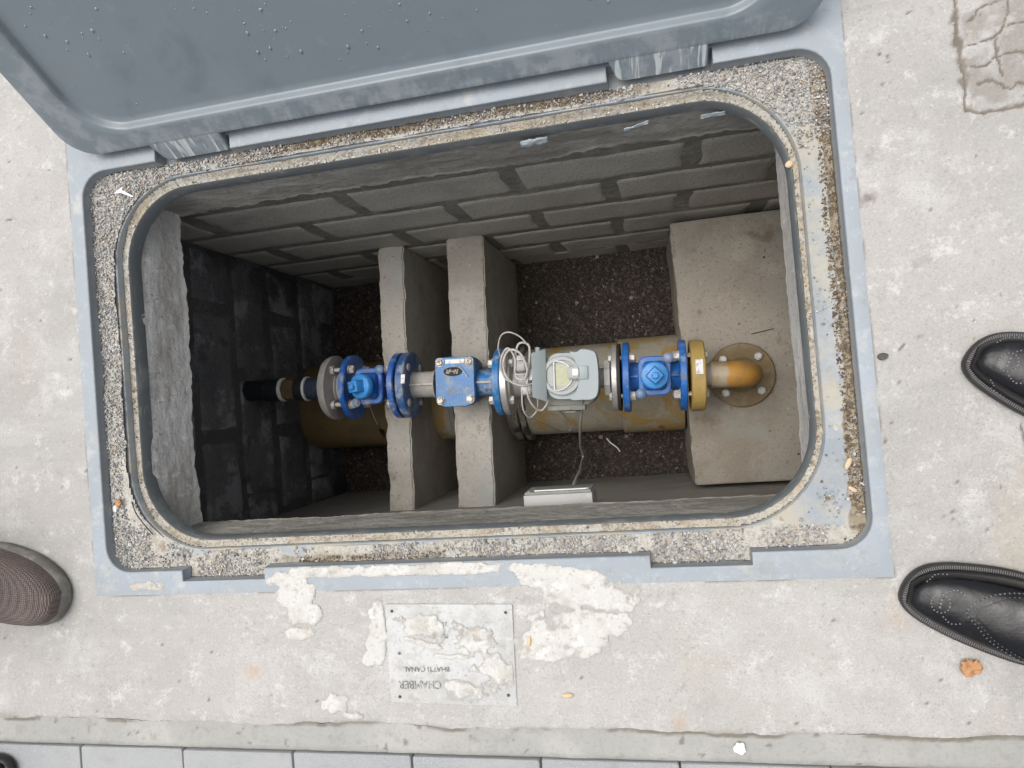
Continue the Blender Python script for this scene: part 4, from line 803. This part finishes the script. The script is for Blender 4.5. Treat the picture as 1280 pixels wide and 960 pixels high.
MB().box((X_(-.190), -.0775, HZ + .037), (.030, .002, .0022)).build('bright_strip', m_bolt, mt)
mb = MB(); mid = rrect(X_(-.234), X_(-.121), -.048, .060, (.036, .036, .03, .03), 10)
mb.loft([[(x, y, HZ + z) for x, y in mid] for z in (.050, .088)] + [[(X_(-.18) + (x - X_(-.18)) * .97, .006 + (y - .006) * .97, HZ + .091) for x, y in mid]]); mb.build('register_body', m_hood, mt, angle=40)
dc = (X_(-.197), .007)
mb = MB(); mb.lathe([(.088, .045), (.100, .045), (.102, .043), (.102, .036), (.0985, .0345), (.098, .0)], 'Z', (dc[0], dc[1], HZ), 48, cap=False); mb.build('dial', m_ring, mt)
dz = HZ + .0995
MB().box((dc[0] + .003, dc[1] - .000, dz), (.032, .048, .0012)).build('display', m_lcd, mt)
for yy in (.027, -.027): MB().box((dc[0] - .022, dc[1] + yy * .9, dz), (.016, .0016, .002)).build('dial_mark', m_hoodd, mt)
# white D-shaped bezel
D = [(dc[0] - .016, dc[1] - .032)] + [(dc[0] - .016, dc[1] + k * .008 - .032) for k in range(1, 9)] + [(dc[0] - .014 + .040 * math.sin(a), dc[1] + .034 * math.cos(a)) for a in [i * math.pi / 16 for i in range(17)]] 
MB().tube([(x, y, HZ + .104) for x, y in D] + [(D[0][0], D[0][1], HZ + .104)], .0016, 8).build('bezel', m_ringw, mt)
# hood: C-shaped shell over the right half
H = [(X_(-.176), .062), (X_(-.160), .060), (X_(-.149), .066), (X_(-.128), .063), (X_(-.115), .052), (X_(-.111), .010), (X_(-.114), -.036), (X_(-.127), -.050), (X_(-.150), -.051), (X_(-.176), -.050), (X_(-.166), -.034), (X_(-.157), -.012), (X_(-.157), .018), (X_(-.165), .042)]
Hs = [tuple(p) for p in [(v.x, v.y) for v in smooth_path([(x, y, 0) for x, y in H + H[:1]], 4)][:-1]]
mb = MB(); mb.loft([[(x, y, HZ + .089) for x, y in Hs], [(x, y, HZ + .112) for x, y in Hs], [(X_(-.142) + (x - X_(-.142)) * .95, .006 + (y - .006) * .96, HZ + .116) for x, y in Hs]]); mb.build('hood', m_hood, mt, angle=40)
MB().box((X_(-.152), .012, HZ + .1185), (.034, .030, .004)).build('window', m_clear, mt, bevel=.001)
MB().box((X_(-.167), .012, HZ + .118), (.026, .026, .012)).build('optical_head', m_ring, mt, bevel=.003)
MB().box((X_(-.162), .013, HZ + .125), (.014, .016, .004)).build('white_key', m_ringw, mt, bevel=.0015)
# hinged flap standing up on the left of the register
fl_ = MB(); F0 = [(-.045), (-.030), (.0), (.03), (.052), (.066)]
ringA = [(X_(-.233), -.052, .100), (X_(-.233), .070, .100), (X_(-.262), .060, .122), (X_(-.262), -.040, .122)]
fl_.loft([[(x, y, HZ + z) for x, y, z in ringA], [(x + .002, y, HZ + z + .004) for x, y, z in ringA]]); fl_.build('flap', m_hood, mt, bevel=.0015)
MB().box((X_(-.240), .008, HZ + .086), (.018, .104, .010)).build('flap_hinge', m_hood, mt, bevel=.003)
MB().lathe([(-.010, .006), (.012, .006)], 'Y', (X_(-.250), .062, HZ + .100), 14).build('hinge_pin', m_hood, mt)
MB().box((X_(-.266), .012, HZ + .100), (.016, .026, .012)).build('flap_latch', m_white, mt, bevel=.002)
# cables
def cable(name, pts, r, label, mat=m_cable, loc=None, cat='cable', n=8, group=None):
    P = smooth_path(pts, 7); base = min(P, key=lambda p: p.z); t = thing(name, (base.x, base.y, base.z), label, cat, 0, group)
    o = MB().tube([p - Vector(t.location) for p in P], r, n).build('strand', mat, t, angle=80); return t
cb = cable('cable_coil', [(-.262, .035, -.52), (-.285, .030, -.500), (-.314, .045, -.495), (-.325, .080, -.49), (-.309, .112, -.485), (-.283, .105, -.48), (-.270, .070, -.49), (-.280, .045, -.50), (-.300, .052, -.505), (-.298, .090, -.50), (-.285, .125, -.49), (-.262, .120, -.49), (-.266, .080, -.50), (-.278, .02, -.51), (-.272, -.015, -.53), (-.255, -.03, -.55), (-.235, -.006, -.54), (-.240, .03, -.52)], .0028,
    'tangled grey cable looped over the left end of the water meter')
T_ = Vector(cb.location)
for pts, r in (([(-.333, .090, -.53), (-.335, .120, -.50), (-.322, .147, -.48), (-.300, .152, -.47), (-.278, .140, -.48), (-.262, .118, -.49)], .0018), ([(-.30, .04, -.50), (-.325, .05, -.50), (-.33, .09, -.49), (-.31, .118, -.485), (-.295, .09, -.49), (-.30, .06, -.5), (-.28, .055, -.5)], .0024),
               ([(-.29, .02, -.51), (-.293, -.02, -.52), (-.286, -.045, -.55), (-.268, -.03, -.56), (-.262, .0, -.55), (-.27, .03, -.53)], .0022), ([(-.292, -.03, -.55), (-.28, -.055, -.62), (-.255, -.085, -.74), (-.243, -.10, -.84), (-.230, -.095, -.865), (-.234, -.06, -.82), (-.24, -.03, -.70)], .0013)):
    MB().tube([p - T_ for p in smooth_path(pts, 7)], r, 8).build('strand', m_cable, cb, angle=80)
cable('signal_cable', [(-.158, -.012, -.55), (-.170, -.050, -.62), (-.186, -.085, -.72), (-.204, -.125, -.86), (-.220, -.160, -1.0), (-.222, -.190, -1.06), (-.222, -.205, -1.0), (-.205, -.205, -.80), (-.185, -.19, -.55), (-.165, -.178, -.32), (-.160, -.180, -.284)], .0034, 'thin grey signal cable hanging from the meter down towards the junction box')

# junction box on the south wall
jb = thing('junction_box', (-.182, WY0 + .003, -.285), 'pale grey box fixed high on the plastered wall just under the slab edge', 'junction box')
MB().box((0, .046, .040), (.126, .092, .080), top=(1, 1)).build('box_body', m_box, jb, bevel=.002)
MB().box((0, .0945, .040), (.122, .005, .074)).build('cover', m_hoodd, jb, bevel=.002)
MB().box((.006, .098, .066), (.100, .002, .004)).build('cover_lip', m_ringw, jb)
for x in (-.054, .054): MB().lathe([(0, .003), (.002, .0025)], 'Y', (x, .0965, .07), 10).build('screw', m_boltd, jb)

# small litter down in the pit
t = MB().tube(smooth_path([(.262, .118, -.797), (.285, .121, -.795), (.318, .126, -.797)], 4), .0012, 6).build('twig', m_twig); set_props(t, 'thin dark twig lying on the plinth beyond the round bolted flange', 'twig')
t = MB().tube(smooth_path([(-.150, -.145, -1.128), (-.138, -.160, -1.122), (-.120, -.176, -1.126), (-.112, -.190, -1.130)], 5), .0022, 6).build('wire_offcut', m_flake); set_props(t, 'short pale wire offcut on the pit gravel next to the large pipe', 'wire')
for k in range(12):
    x, y = random.uniform(.12, .36), random.uniform(-.22, .36)
    if (x - .23) ** 2 + (y - .01) ** 2 < .011: continue
    V_, F_ = ico(1); o = arr_mesh('stone_chip', V_ * np.array([1, .8, .5]) * random.uniform(.002, .0042), F_, m_boltd if k % 2 else m_stone, None, 30); o.location = (x, y, -.797); o.rotation_euler = (0, 0, random.random() * 3)
    set_props(o, 'tiny stone chip lying loose on the brown-grey concrete plinth', 'stone chip', 'stone chips on the plinth')

# ochre flange, pipe, elbow, base flange
ep = thing('outlet_elbow', (.228, ay(.228) - .002, -.7975), 'dirty orange elbow pipe from the ochre flange down to a round bolted base flange', 'pipe elbow', YAW)
EZ = AZL + .7975
def E_(x): return (x - .228) / math.cos(YAW)
o = MB().lathe([(E_(.091), .035), (E_(.091), .080), (E_(.093), .083), (E_(.120), .083), (E_(.123), .080), (E_(.123), .045), (E_(.126), .036)], 'X', (0, 0, EZ), 48).build('flange', m_ochre, ep)
MB().lathe([(E_(.126), .028), (E_(.128), .0255), (E_(.140), .0255)], 'X', (0, 0, EZ), 32).build('neck_ring', m_bgrey, ep)
P = [(x, 0, EZ) for x in (E_(.137), E_(.16), E_(.18))] + [(-.042 + .042 * math.sin(a), 0, EZ - .042 + .042 * math.cos(a)) for a in [i * math.pi / 20 for i in range(0, 11)]] + [(0, 0, EZ - .08), (0, 0, .012)]
o = MB().tube(P, .0305, 32).build('pipe', m_orange, ep, angle=60)
V = np.array([v.co[:] for v in o.data.vertices]); at = o.data.attributes.new('rnd', 'FLOAT', 'POINT')
at.data.foreach_set('value', np.clip(1 - sstep(-.062, -.035, V[:, 0] + .012 * (fbm(V[:, 1], V[:, 2], 60, 3) - .5)) - .15, 0, 1).astype(np.float32))
o = MB().lathe([(0, .081), (.010, .082), (.013, .079), (.014, .045), (.020, .040), (.026, .034)], 'Z', (0, 0, .003), 56).build('base_flange', m_olive, ep); noisy(o, .0015, 60, 8)
for k in range(4):
    a = math.pi / 4 + k * math.pi / 2 + .05; mb = MB(); mb.lathe([(0, .014), (.0025, .014)], 'Z', n=20); mb.lathe([(.0025, .0115), (.010, .0115), (.012, .0095)], 'Z', n=6); mb.lathe([(.012, .006), (.020, .0055)], 'Z', n=12)
    o = mb.build('anchor_bolt', m_steel, ep); o.location = (.061 * math.cos(a), .061 * math.sin(a), .013); o.rotation_euler = (0, 0, random.random())
MB().box((E_(.108), .018, EZ + .0815), (.016, .034, .0012), rx=-.22).build('sticker', m_sticker, ep)

# ------------------------------------------------------------------ name plate with lettering, splatter
pl = thing('name_plate', (-.339, -.385, 0), 'thin zinc chamber plate smeared with mortar, lettering upside down, lying on the concrete', 'plate')
mb = MB(); c4 = [(-.101, .079), (.105, .075), (.100, -.079), (-.103, -.075)]
q = [(a + 0, b) for a, b in c4]; mb.loft([[(x, y, -.001) for x, y in reversed(q)], [(x, y, .0022) for x, y in reversed(q)]]); mb.build('sheet', m_plate, pl, bevel=.0005)
for x, y in ((-.090, .068), (.094, .063), (-.0875, -.066), (.088, -.062), (-.083, .002)):
    mb = MB(); mb.lathe([(0, .0024), (.0012, .0021), (.0016, .0012)], 'Z', n=14); o = mb.build('screw', m_stone, pl); o.location = (x, y, .0028)
def text(body, size, x, y, name='lettering', sx=1.0):
    cu = bpy.data.curves.new('t', 'FONT'); cu.body = body; cu.size = size; cu.align_x = 'LEFT'; cu.align_y = 'BOTTOM'; cu.extrude = .0003; cu.offset = .0
    o = bpy.data.objects.new('t', cu); COL.objects.link(o); bpy.context.view_layer.update()
    me = bpy.data.meshes.new_from_object(o.evaluated_get(bpy.context.evaluated_depsgraph_get())); bpy.data.objects.remove(o)
    me.materials.clear(); me.materials.append(m_ink); o = link(name, me, pl); o.location = (x, y, .0031); o.rotation_euler = (0, 0, math.pi); o.scale = (sx, 1, 1)
# upside-down: each line starts at its right end in plan and runs to the left
text('ER CHAMBER', .0180, .004, -.0375, sx=.86); text('BHATTI CANAL', .0110, -.002, -.0170, sx=.98)
text('0281052', .0105, .000, .0340, sx=.92); text('219402', .0095, .000, .0520, sx=.95)
def splat(name, ells, res, ext, z0, seed, label, mat=m_splat, parent=None, th=.22, hi=.004):
    x0, x1, y0, y1 = ext
    onpl = name == 'mortar_film'
    def mf(X, Y):
        m = np.full(X.shape, -1.0)
        for cx, cy, ax, by, ro in ells:
            dx, dy = X - cx, Y - cy; c_, s_ = math.cos(ro), math.sin(ro); u = (dx * c_ + dy * s_) / ax; v = (-dx * s_ + dy * c_) / by
            m = np.maximum(m, 1 - (np.abs(u) ** 2.5 + np.abs(v) ** 2.5))
        return m + 1.9 * (fbm(X, Y, 24, seed) - .5) + 1.5 * (fbm(X, Y, 90, seed + 5) - .5)
    def zf(X, Y):
        m = mf(X, Y); e = sstep(th - .1, th + .5, m)
        h = .0022 * e * (hi / .004) ** .5 * (.4 + .8 * fbm(X, Y, 60, seed + 7)) + .0012 * (fbm(X, Y, 150, seed + 8) - .5) * e
        return (z0 if onpl else np.where(Y > OY0 - .0005, .0003, apz(X, Y) + .0008)) + h
    def keepm(X, Y, Z): return mf(X, Y) > th - .22
    o = grid(name, seg(x0, x1, res), seg(y0, y1, res), zf, mat, parent, keep=keepm, attrs={'core': lambda X, Y: sstep(th - .2, th + .3, mf(X, Y)), 'soil': lambda X, Y: X * 0}, angle=70)
    if label: set_props(o, label, 'mortar', None, None)
    return o
splat('mortar_splash', [(-.605, -.262, .04, .012, 0), (-.592, -.290, .035, .022, .2), (-.585, -.318, .035, .022, 0), (-.600, -.352, .036, .012, .1)], .0022, (-.66, -.52, -.385, -.245), .0012, 3, 'cream mortar splash running off the frame corner left of the name plate')
splat('mortar_splash', [(-.50, -.2535, .13, .0105, 0), (-.32, -.2540, .14, .0100, .0), (-.20, -.258, .08, .011, -.1), (-.15, -.275, .07, .020, -.1), (-.115, -.297, .07, .026, -.1)], .0022, (-.62, -.03, -.34, -.243), .0012, 14, 'long cream mortar smear crossing the bottom rail of the frame')
splat('mortar_splash', [(-.155, -.335, .075, .018, 0), (-.17, -.385, .060, .012, .05), (-.195, -.365, .028, .03, 0), (-.12, -.350, .06, .02, .2), (-.16, -.36, .07, .02, 0)], .0022, (-.26, -.04, -.42, -.30), .0012, 25, 'lumpy cream mortar patch to the right of the name plate')
splat('mortar_splash', [(-.458, -.335, .016, .045, .1), (-.462, -.375, .016, .024, .2), (-.475, -.392, .012, .012, 0)], .0018, (-.50, -.43, -.42, -.29), .0012, 36, 'narrow cream mortar strip along the left edge of the name plate')
splat('mortar_splash', [(-.535, -.465, .030, .016, 0), (-.51, -.482, .02, .008, 0)], .0022, (-.60, -.47, -.50, -.43), .0012, 47, 'faint mortar scab below left of the name plate', th=.55)
o = splat('mortar_film', [(-.04, .045, .05, .020, -.2), (.03, .03, .055, .03, 0), (.06, -.03, .04, .03, .5), (.03, -.055, .045, .018, 0), (-.045, .018, .045, .006, -.25), (.0, -.003, .04, .006, 0)], .0018, (-.098, .098, -.073, .073), .0034, 58, None, m_splat, pl, th=.62, hi=.0012); o['kind'] = 'stuff'
splat('silt_patch', [(-.87, -.268, .06, .012, 0)], .0025, (-.95, -.80, -.28, -.25), .0008, 61, 'thin gritty crust on the lower left corner of the frame border', m_sed, th=.75, hi=.0015)['category'] = 'silt'

# ------------------------------------------------------------------ shoes
def interp(tab, x):
    a = np.array([t[0] for t in tab]); return [float(np.interp(x, a, [t[k] for t in tab])) for k in range(1, len(tab[0]))]
def outline(tab, L, k=0, n=40):
    """closed outline in the shoe's plan; x from toe to heel, y to the shoe's side; inset by k"""
    ts = [.5 - .5 * math.cos(math.pi * i / n) for i in range(n + 1)]
    up, dn = [], []
    for t in ts:
        x = t * L; a, b = interp(tab, x); up.append((x, a)); dn.append((x, b))
    P = up + list(reversed(dn))[1:-1]
    c = (L * .5, 0); out = []
    m = len(P)
    for i in range(m):
        a, b = Vector(P[i - 1]), Vector(P[(i + 1) % m]); t = (b - a); t = t.normalized() if t.length > 1e-9 else Vector((1, 0)); nrm = Vector((t.y, -t.x)); p = Vector(P[i]) + nrm * k; out.append((p.x, p.y))
    return out
def smooth_tab(tab, L):
    xs_ = np.linspace(0, 1, 50); xs_ = L * (.5 - .5 * np.cos(np.pi * xs_)); a = np.array(tab); r = []
    for k in (1, 2):
        # square-root toe/heel shaping kept by interpolating y^2
        y = np.interp(xs_, a[:, 0], np.sign(a[:, k]) * a[:, k] ** 2); y = np.sign(y) * np.sqrt(np.abs(y))
        s_ = y.copy()
        for _ in range(3): s_[2:-2] = (s_[1:-3] + 2 * s_[2:-2] + s_[3:-1]) / 4
        r.append(s_)
    return [(float(x), float(p), float(q)) for x, p, q in zip(xs_, r[0], r[1])]
def shoe(name, loc, ang, tab, L, label, kind, grp=None):
    t = thing(name, loc, label, 'shoe', ang, grp)
    tab = smooth_tab(tab, L)
    so = outline(tab, L, 0)
    # orientation: sole, welt
    thick = .013 if kind == 'dress' else .022
    s_in = -.0035
    def sl(k, z): return [(x, y, z) for x, y in outline(tab, L, k)]
    sgn = 1 if (Vector(outline(tab, L, .002)[20]) - Vector((L / 2, 0))).length < (Vector(so[20]) - Vector((L / 2, 0))).length else -1
    ms = m_sole if kind == 'dress' else m_rsole
    rs = [sl(sgn * .003, .0), sl(sgn * .0005, .002), sl(0, .006), sl(0, thick - .002), sl(sgn * .0012, thick)]
    if kind != 'dress': rs = [sl(sgn * .004, .0), sl(sgn * .001, .003), sl(0, .012), sl(sgn * .0012, thick - .004), sl(sgn * .004, thick)]
    MB().loft(rs).build('sole', ms, t, angle=50)
    if kind == 'dress':
        MB().loft([[(x, y, z) for x, y in outline(tab, L, 0) if x > L * .74] for z in (-.0, .0)][:1] * 0 or [[(L * .74 + (L * .255) * u_, v_, z) for u_, v_ in ((0, -.034), (.6, -.034), (1, -.016), (1, .016), (.6, .034), (0, .034))] for z in (-.0, .004)]).build('heel', ms, t)
    # upper as lofted cross sections
    hs = [(0, .010), (.012, .024), (.03, .033), (.06, .040), (.09, .048), (.12, .058), (.15, .070), (.18, .082), (.20, .090), (.25, .088), (.29, .078), (L - .008, .062), (L, .05)]
    ins = .0085 if kind == 'dress' else .0065
    rings = []; N = 26
    for i in range(46):
        u = i / 45; x = ins * .85 + (L - 1.7 * ins) * (.5 - .5 * math.cos(math.pi * u)); a, b = interp(tab, x)
        k = max(0.0, 1 - ins / max(.02, (a - b) / 2)); c = (a + b) / 2; hw = max((a - b) / 2 - ins, .0025) if 0 < i < 45 else .002
        if i < 3: hw = min(hw, (.004, .014, .024)[i])
        h = interp(hs, x)[0]; 
        if kind != 'dress': h = h * .92 + .006
        if i == 0: h = .008
        ring = []
        for j in range(N):
            th = math.pi * j / (N - 1); cc, ss = math.cos(th), math.sin(th); e = .75 if x < .13 else .9
            yy = c + hw * math.copysign(abs(cc) ** e, cc) * (1 + .03 * math.sin(2 * th) ** 2); zz = thick - .003 + h * abs(ss) ** .62
            # flex creases over the vamp
            if kind == 'dress': zz += .0014 * math.sin((x + yy * .3) * 190) * math.exp(-((x - .128) / .022) ** 2) * ss
            ring.append((x, yy, zz))
        rings.append(ring)
    mu = m_leather if kind == 'dress' else m_knit
    mb = MB(); mb.loft(rings, cap=False, closed=False); n = N
    mb.f.append(tuple(range(n))); mb.f.append(tuple(range(45 * n, 46 * n)))
    up = mb.build('upper', mu, t, angle=70); bpy.context.view_layer.update()
    from mathutils.bvhtree import BVHTree
    bv = BVHTree.FromPolygons([v.co for v in up.data.vertices], [p.vertices[:] for p in up.data.polygons])
    def drop(x, y):
        hit = bv.ray_cast(Vector((x, y, .3)), Vector((0, 0, -1))); return (hit[0].z if hit[0] else thick)
    if kind == 'dress':
        # welt stitches
        w_ = outline(tab, L, sgn * .0048); mb = MB(); acc = 0; P = [Vector((x, y)) for x, y in w_]; m = len(P)
        for i in range(m):
            a, b = P[i], P[(i + 1) % m]; l = (b - a).length; 
            while acc < l:
                p = a.lerp(b, acc / max(l, 1e-6)); d = (b - a).normalized()
                if p.x < L * .75: mb.box((p.x, p.y, thick + .0004), (.0011, .0042, .0012), rz=math.atan2(d.y, d.x))
                acc += .0027
            acc -= l
        st_ = mb.build('welt_stitching', m_stitch, t); st_['kind'] = 'stuff'
        # punched rows and cap seam
        mb = MB()
        def dots(path, step, r):
            P = smooth_path([(x, y, 0) for x, y in path], 8); acc = 0
            for a, b in zip(P[:-1], P[1:]):
                l = (b - a).length
                while acc < l:
                    p = a.lerp(b, acc / l); z = drop(p.x, p.y); mb.lathe([(z - .0003, r), (z + .0006, r * .9), (z + .0008, r * .4)], 'Z', (p.x, p.y, 0), 8); acc += step
                acc -= l
        wing = [(.155, .050), (.120, .047), (.092, .038), (.072, .022), (.064, .006), (.076, -.006), (.095, -.022), (.125, -.034), (.155, -.040)]
        dots(wing, .0052, .0011); dots([(x + .005, y * .93) for x, y in wing], .0052, .0006)
        med = [(.036 + .010 * math.cos(a), .008 + .012 * math.sin(a)) for a in [i * math.pi / 5 for i in range(11)]]
        dots(med, .0042, .0010); dots([(.036, .013), (.036, .003)], .0048, .0015); dots([(.040, .024), (.050, .030), (.060, .026)], .0042, .001); dots([(.042, -.008), (.052, -.014), (.062, -.010)], .0042, .001); dots([(.020, .03), (.030, .040), (.045, .045)], .0045, .001); dots([(.030, -.018), (.045, -.026), (.060, -.031)], .0045, .001)
        b_ = mb.build('punched_pattern', m_broge, t); b_['kind'] = 'stuff'
        for k_, off_ in ((0, .0), (1, .0105)):
            P = [(x + off_, y * (1 - off_ * 6)) for x, y in wing]; P = smooth_path([(x, y, 0) for x, y in P], 6)
            MB().tube([(p.x, p.y, drop(p.x, p.y) + .0002) for p in P], .0007, 6).build('seam', m_leather, t)
        # tongue, facing, laces
        for k_ in range(4):
            x = .165 + k_ * .014; MB().tube([(x, y, drop(x, y) + .0015) for y in (-.016, -.008, 0, .008, .016)], .0018, 6).build('lace', m_sole, t)
    else:
        P = outline(tab, L, sgn * .0105); 
        mb = MB()
    # sock / trouser hem above the opening
    cx_ = L * .80
    rings = [[(cx_ + (.046 + z * .08) * math.cos(a) * s_, (.033 + z * .10) * math.sin(a) * s_, z) for a in [2 * math.pi * i / 20 for i in range(20)]] for z, s_ in ((.060, .9), (.085, .95), (.10, 1.15), (.101, 1.28), (.16, 1.30), (.26, 1.42))]
    MB().loft(rings).build('trouser_hem', m_trouser, t, angle=60)
    return t
DT = [(0, 0, 0), (.004, .022, -.012), (.012, .036, -.020), (.022, .046, -.026), (.045, .056, -.034), (.075, .0615, -.042), (.11, .066, -.048), (.15, .066, -.053), (.19, .056, -.052), (.24, .043, -.044), (.285, .036, -.036), (.303, .024, -.024), (.310, 0, 0)]
shoe('dress_shoe', (.4085, .004, 0), R(-25), DT, .31, 'black leather brogue shoe at the right edge, the upper of the two', 'dress', 'black brogue shoes')
shoe('dress_shoe', (.3035, -.304, 0), R(-16), DT, .31, 'black leather brogue shoe beside the lower right frame corner', 'dress', 'black brogue shoes')
KT = [(0, 0, 0), (.004, .022, -.020), (.014, .040, -.034), (.030, .053, -.046), (.067, .061, -.060), (.11, .064, -.064), (.15, .064, -.064), (.20, .054, -.052), (.25, .044, -.044), (.28, .036, -.036), (.295, .022, -.022), (.30, 0, 0)]
shoe('knit_shoe', (-1.0265, -.288, 0), math.pi - R(18), KT, .30, 'brown knitted shoe with grey rubber sole at the left edge', 'knit')
shoe('dress_shoe', (-1.172, -.578, 0), R(198), DT, .31, 'dark shoe whose tip shows at the bottom left corner on the pavers', 'dress')

# ------------------------------------------------------------------ litter
def crumple(name, loc, size, mat, label, cat, rz=0, sd=0, elong=1.0, lift=.004, n=14):
    xs_ = np.linspace(-1, 1, n); X, Y = np.meshgrid(xs_, xs_); ang = np.arctan2(Y, X); rad = np.hypot(X, Y)
    lim = .80 + .24 * (fbm(np.cos(ang) * 1.3 + sd, np.sin(ang) * 1.3, 1.6, sd) - .5) * 2
    k = np.minimum(1, lim / np.maximum(rad, 1e-6)); X, Y = X * k, Y * k
    Z = lift * (fbm(X + sd, Y, 2.3, sd + 2) * 1.6)
    V = np.stack([X * size * elong, Y * size, Z], -1).reshape(-1, 3); i = (np.arange(n - 1)[:, None] * n + np.arange(n - 1)[None]).ravel(); F = np.stack([i, i + 1, i + n + 1, i + n], 1)
    o = arr_mesh(name, V, F, mat, None, 50); o.location = loc; o.rotation_euler = (0, 0, rz)
    m = o.modifiers.new('thickness', 'SOLIDIFY'); m.thickness = .0012; m.offset = 1
    return set_props(o, label, cat)
crumple('dry_leaf', (.381, -.403, .002), .013, m_leaf, 'crumpled orange-brown dry leaf below the lower black shoe', 'leaf', .3, 3, 1.25, .010)
crumple('white_flake', (.080, -.519, .0), .0095, m_flake, 'white flake lying on the grey mortar strip', 'flake', .3, 5, 1.0, .003)
def pebble(name, loc, s, mat, label, cat, rz=0, seed=1, sc=(1.4, .9, .5)):
    V, F = ico(2); d = 1 + .35 * (fbm(V[:, 0] + seed, V[:, 1] + V[:, 2], 2, seed) - .5); o = arr_mesh(name, V * d[:, None] * np.array(sc) * s, F, mat, None, 40); o.location = loc; o.rotation_euler = (0, 0, rz); return set_props(o, label, cat)
pebble('dark_stone', (.313, .018, .002), .0055, m_stone, 'small dark stone chip on the concrete right of the frame', 'stone', .1)
pebble('seed_husk', (-.160, -.447, .002), .0062, m_seed, 'tan seed husk on the concrete right of the name plate', 'seed husk', .0, 2, (1.5, .6, .5))
pebble('seed_husk', (.263, -.128, -.022), .0065, m_seed, 'pale seed husk in the right channel of the frame', 'seed husk', 1.1, 3, (1.5, .6, .5))
pebble('seed_husk', (.266, -.165, -.022), .0045, m_seed, 'smaller seed husk near the lower right channel corner', 'seed husk', -.6, 4, (1.5, .7, .5))
pebble('white_pebble', (-.945, -.135, -.020), .0055, m_flake, 'white pebble in the lower left of the channel beside an orange leaf bit', 'pebble', 1.4, 5, (1.5, .8, .7))
crumple('leaf_fragment', (-.936, -.125, -.021), .009, m_leaf, 'orange leaf fragment in the left channel by the white pebble', 'leaf', 2.2, 7, .8, .006)
pebble('pebble', (-.212, -.366, .003), .005, m_seed, 'small tan pebble stuck in mortar at the right edge of the name plate', 'pebble', 1.4, 6, (1.8, .7, .5))
t = MB().loft([[(-.905, .424, z), (-.890, .4235, z), (-.866, .4120, z), (-.866, .4145, z), (-.888, .4285, z), (-.885, .4340, z)] for z in (-.0215, -.0195)]).build('paper_scrap', m_flake); set_props(t, 'small white torn scrap lying on grit in the upper left channel', 'paper scrap')
t = MB().tube(smooth_path([(-.912, -.125, -.021), (-.900, -.145, -.016), (-.886, -.165, -.017), (-.874, -.184, -.022)], 5), .0011, 6).build('twig', m_twig); set_props(t, 'thin dark twig on the frame channel at lower left', 'twig')
pebble('flake_chip', (.2245, .310, -.036), .0055, m_seed, 'cream chip on the narrow ledge at the upper right', 'chip', .6, 9, (1.1, .9, .5))
for (x, y, z, L, h_, rz, sd, lb) in ((-.150, .4165, -.062, .016, .010, 0, 2, 'largest bluish film shred hanging on the upper pit edge near the lid centre'), (.012, .4165, -.064, .014, .005, .25, 5, 'thin pale film shred on the upper pit edge, right of centre'), (.128, .4145, -.062, .013, .006, -.1, 8, 'short pale film shred under the upper right corner of the opening')):
    n = 12; U = np.linspace(-1, 1, n); X, Z = np.meshgrid(U, np.linspace(-1, 1, 5)); edge = .35 + .65 * np.abs(fbm(X + sd, X * 0, 3, sd)); 
    V = np.stack([X * L * 1.4, -.004 - .005 * fbm(X, Z, 2.5, sd), Z * h_ * edge + X * .003 * (1 if sd == 5 else .3)], -1).reshape(-1, 3); i = (np.arange(4)[:, None] * n + np.arange(n - 1)[None]).ravel(); F = np.stack([i, i + 1, i + n + 1, i + n], 1)
    o = arr_mesh('torn_film', V, F, m_film, None, 50); o.location = (x, y, z); o.rotation_euler = (-.4, 0, rz * .3); m = o.modifiers.new('thickness', 'SOLIDIFY'); m.thickness = .0007; set_props(o, lb, 'film shred', 'film shreds on the pit edge')
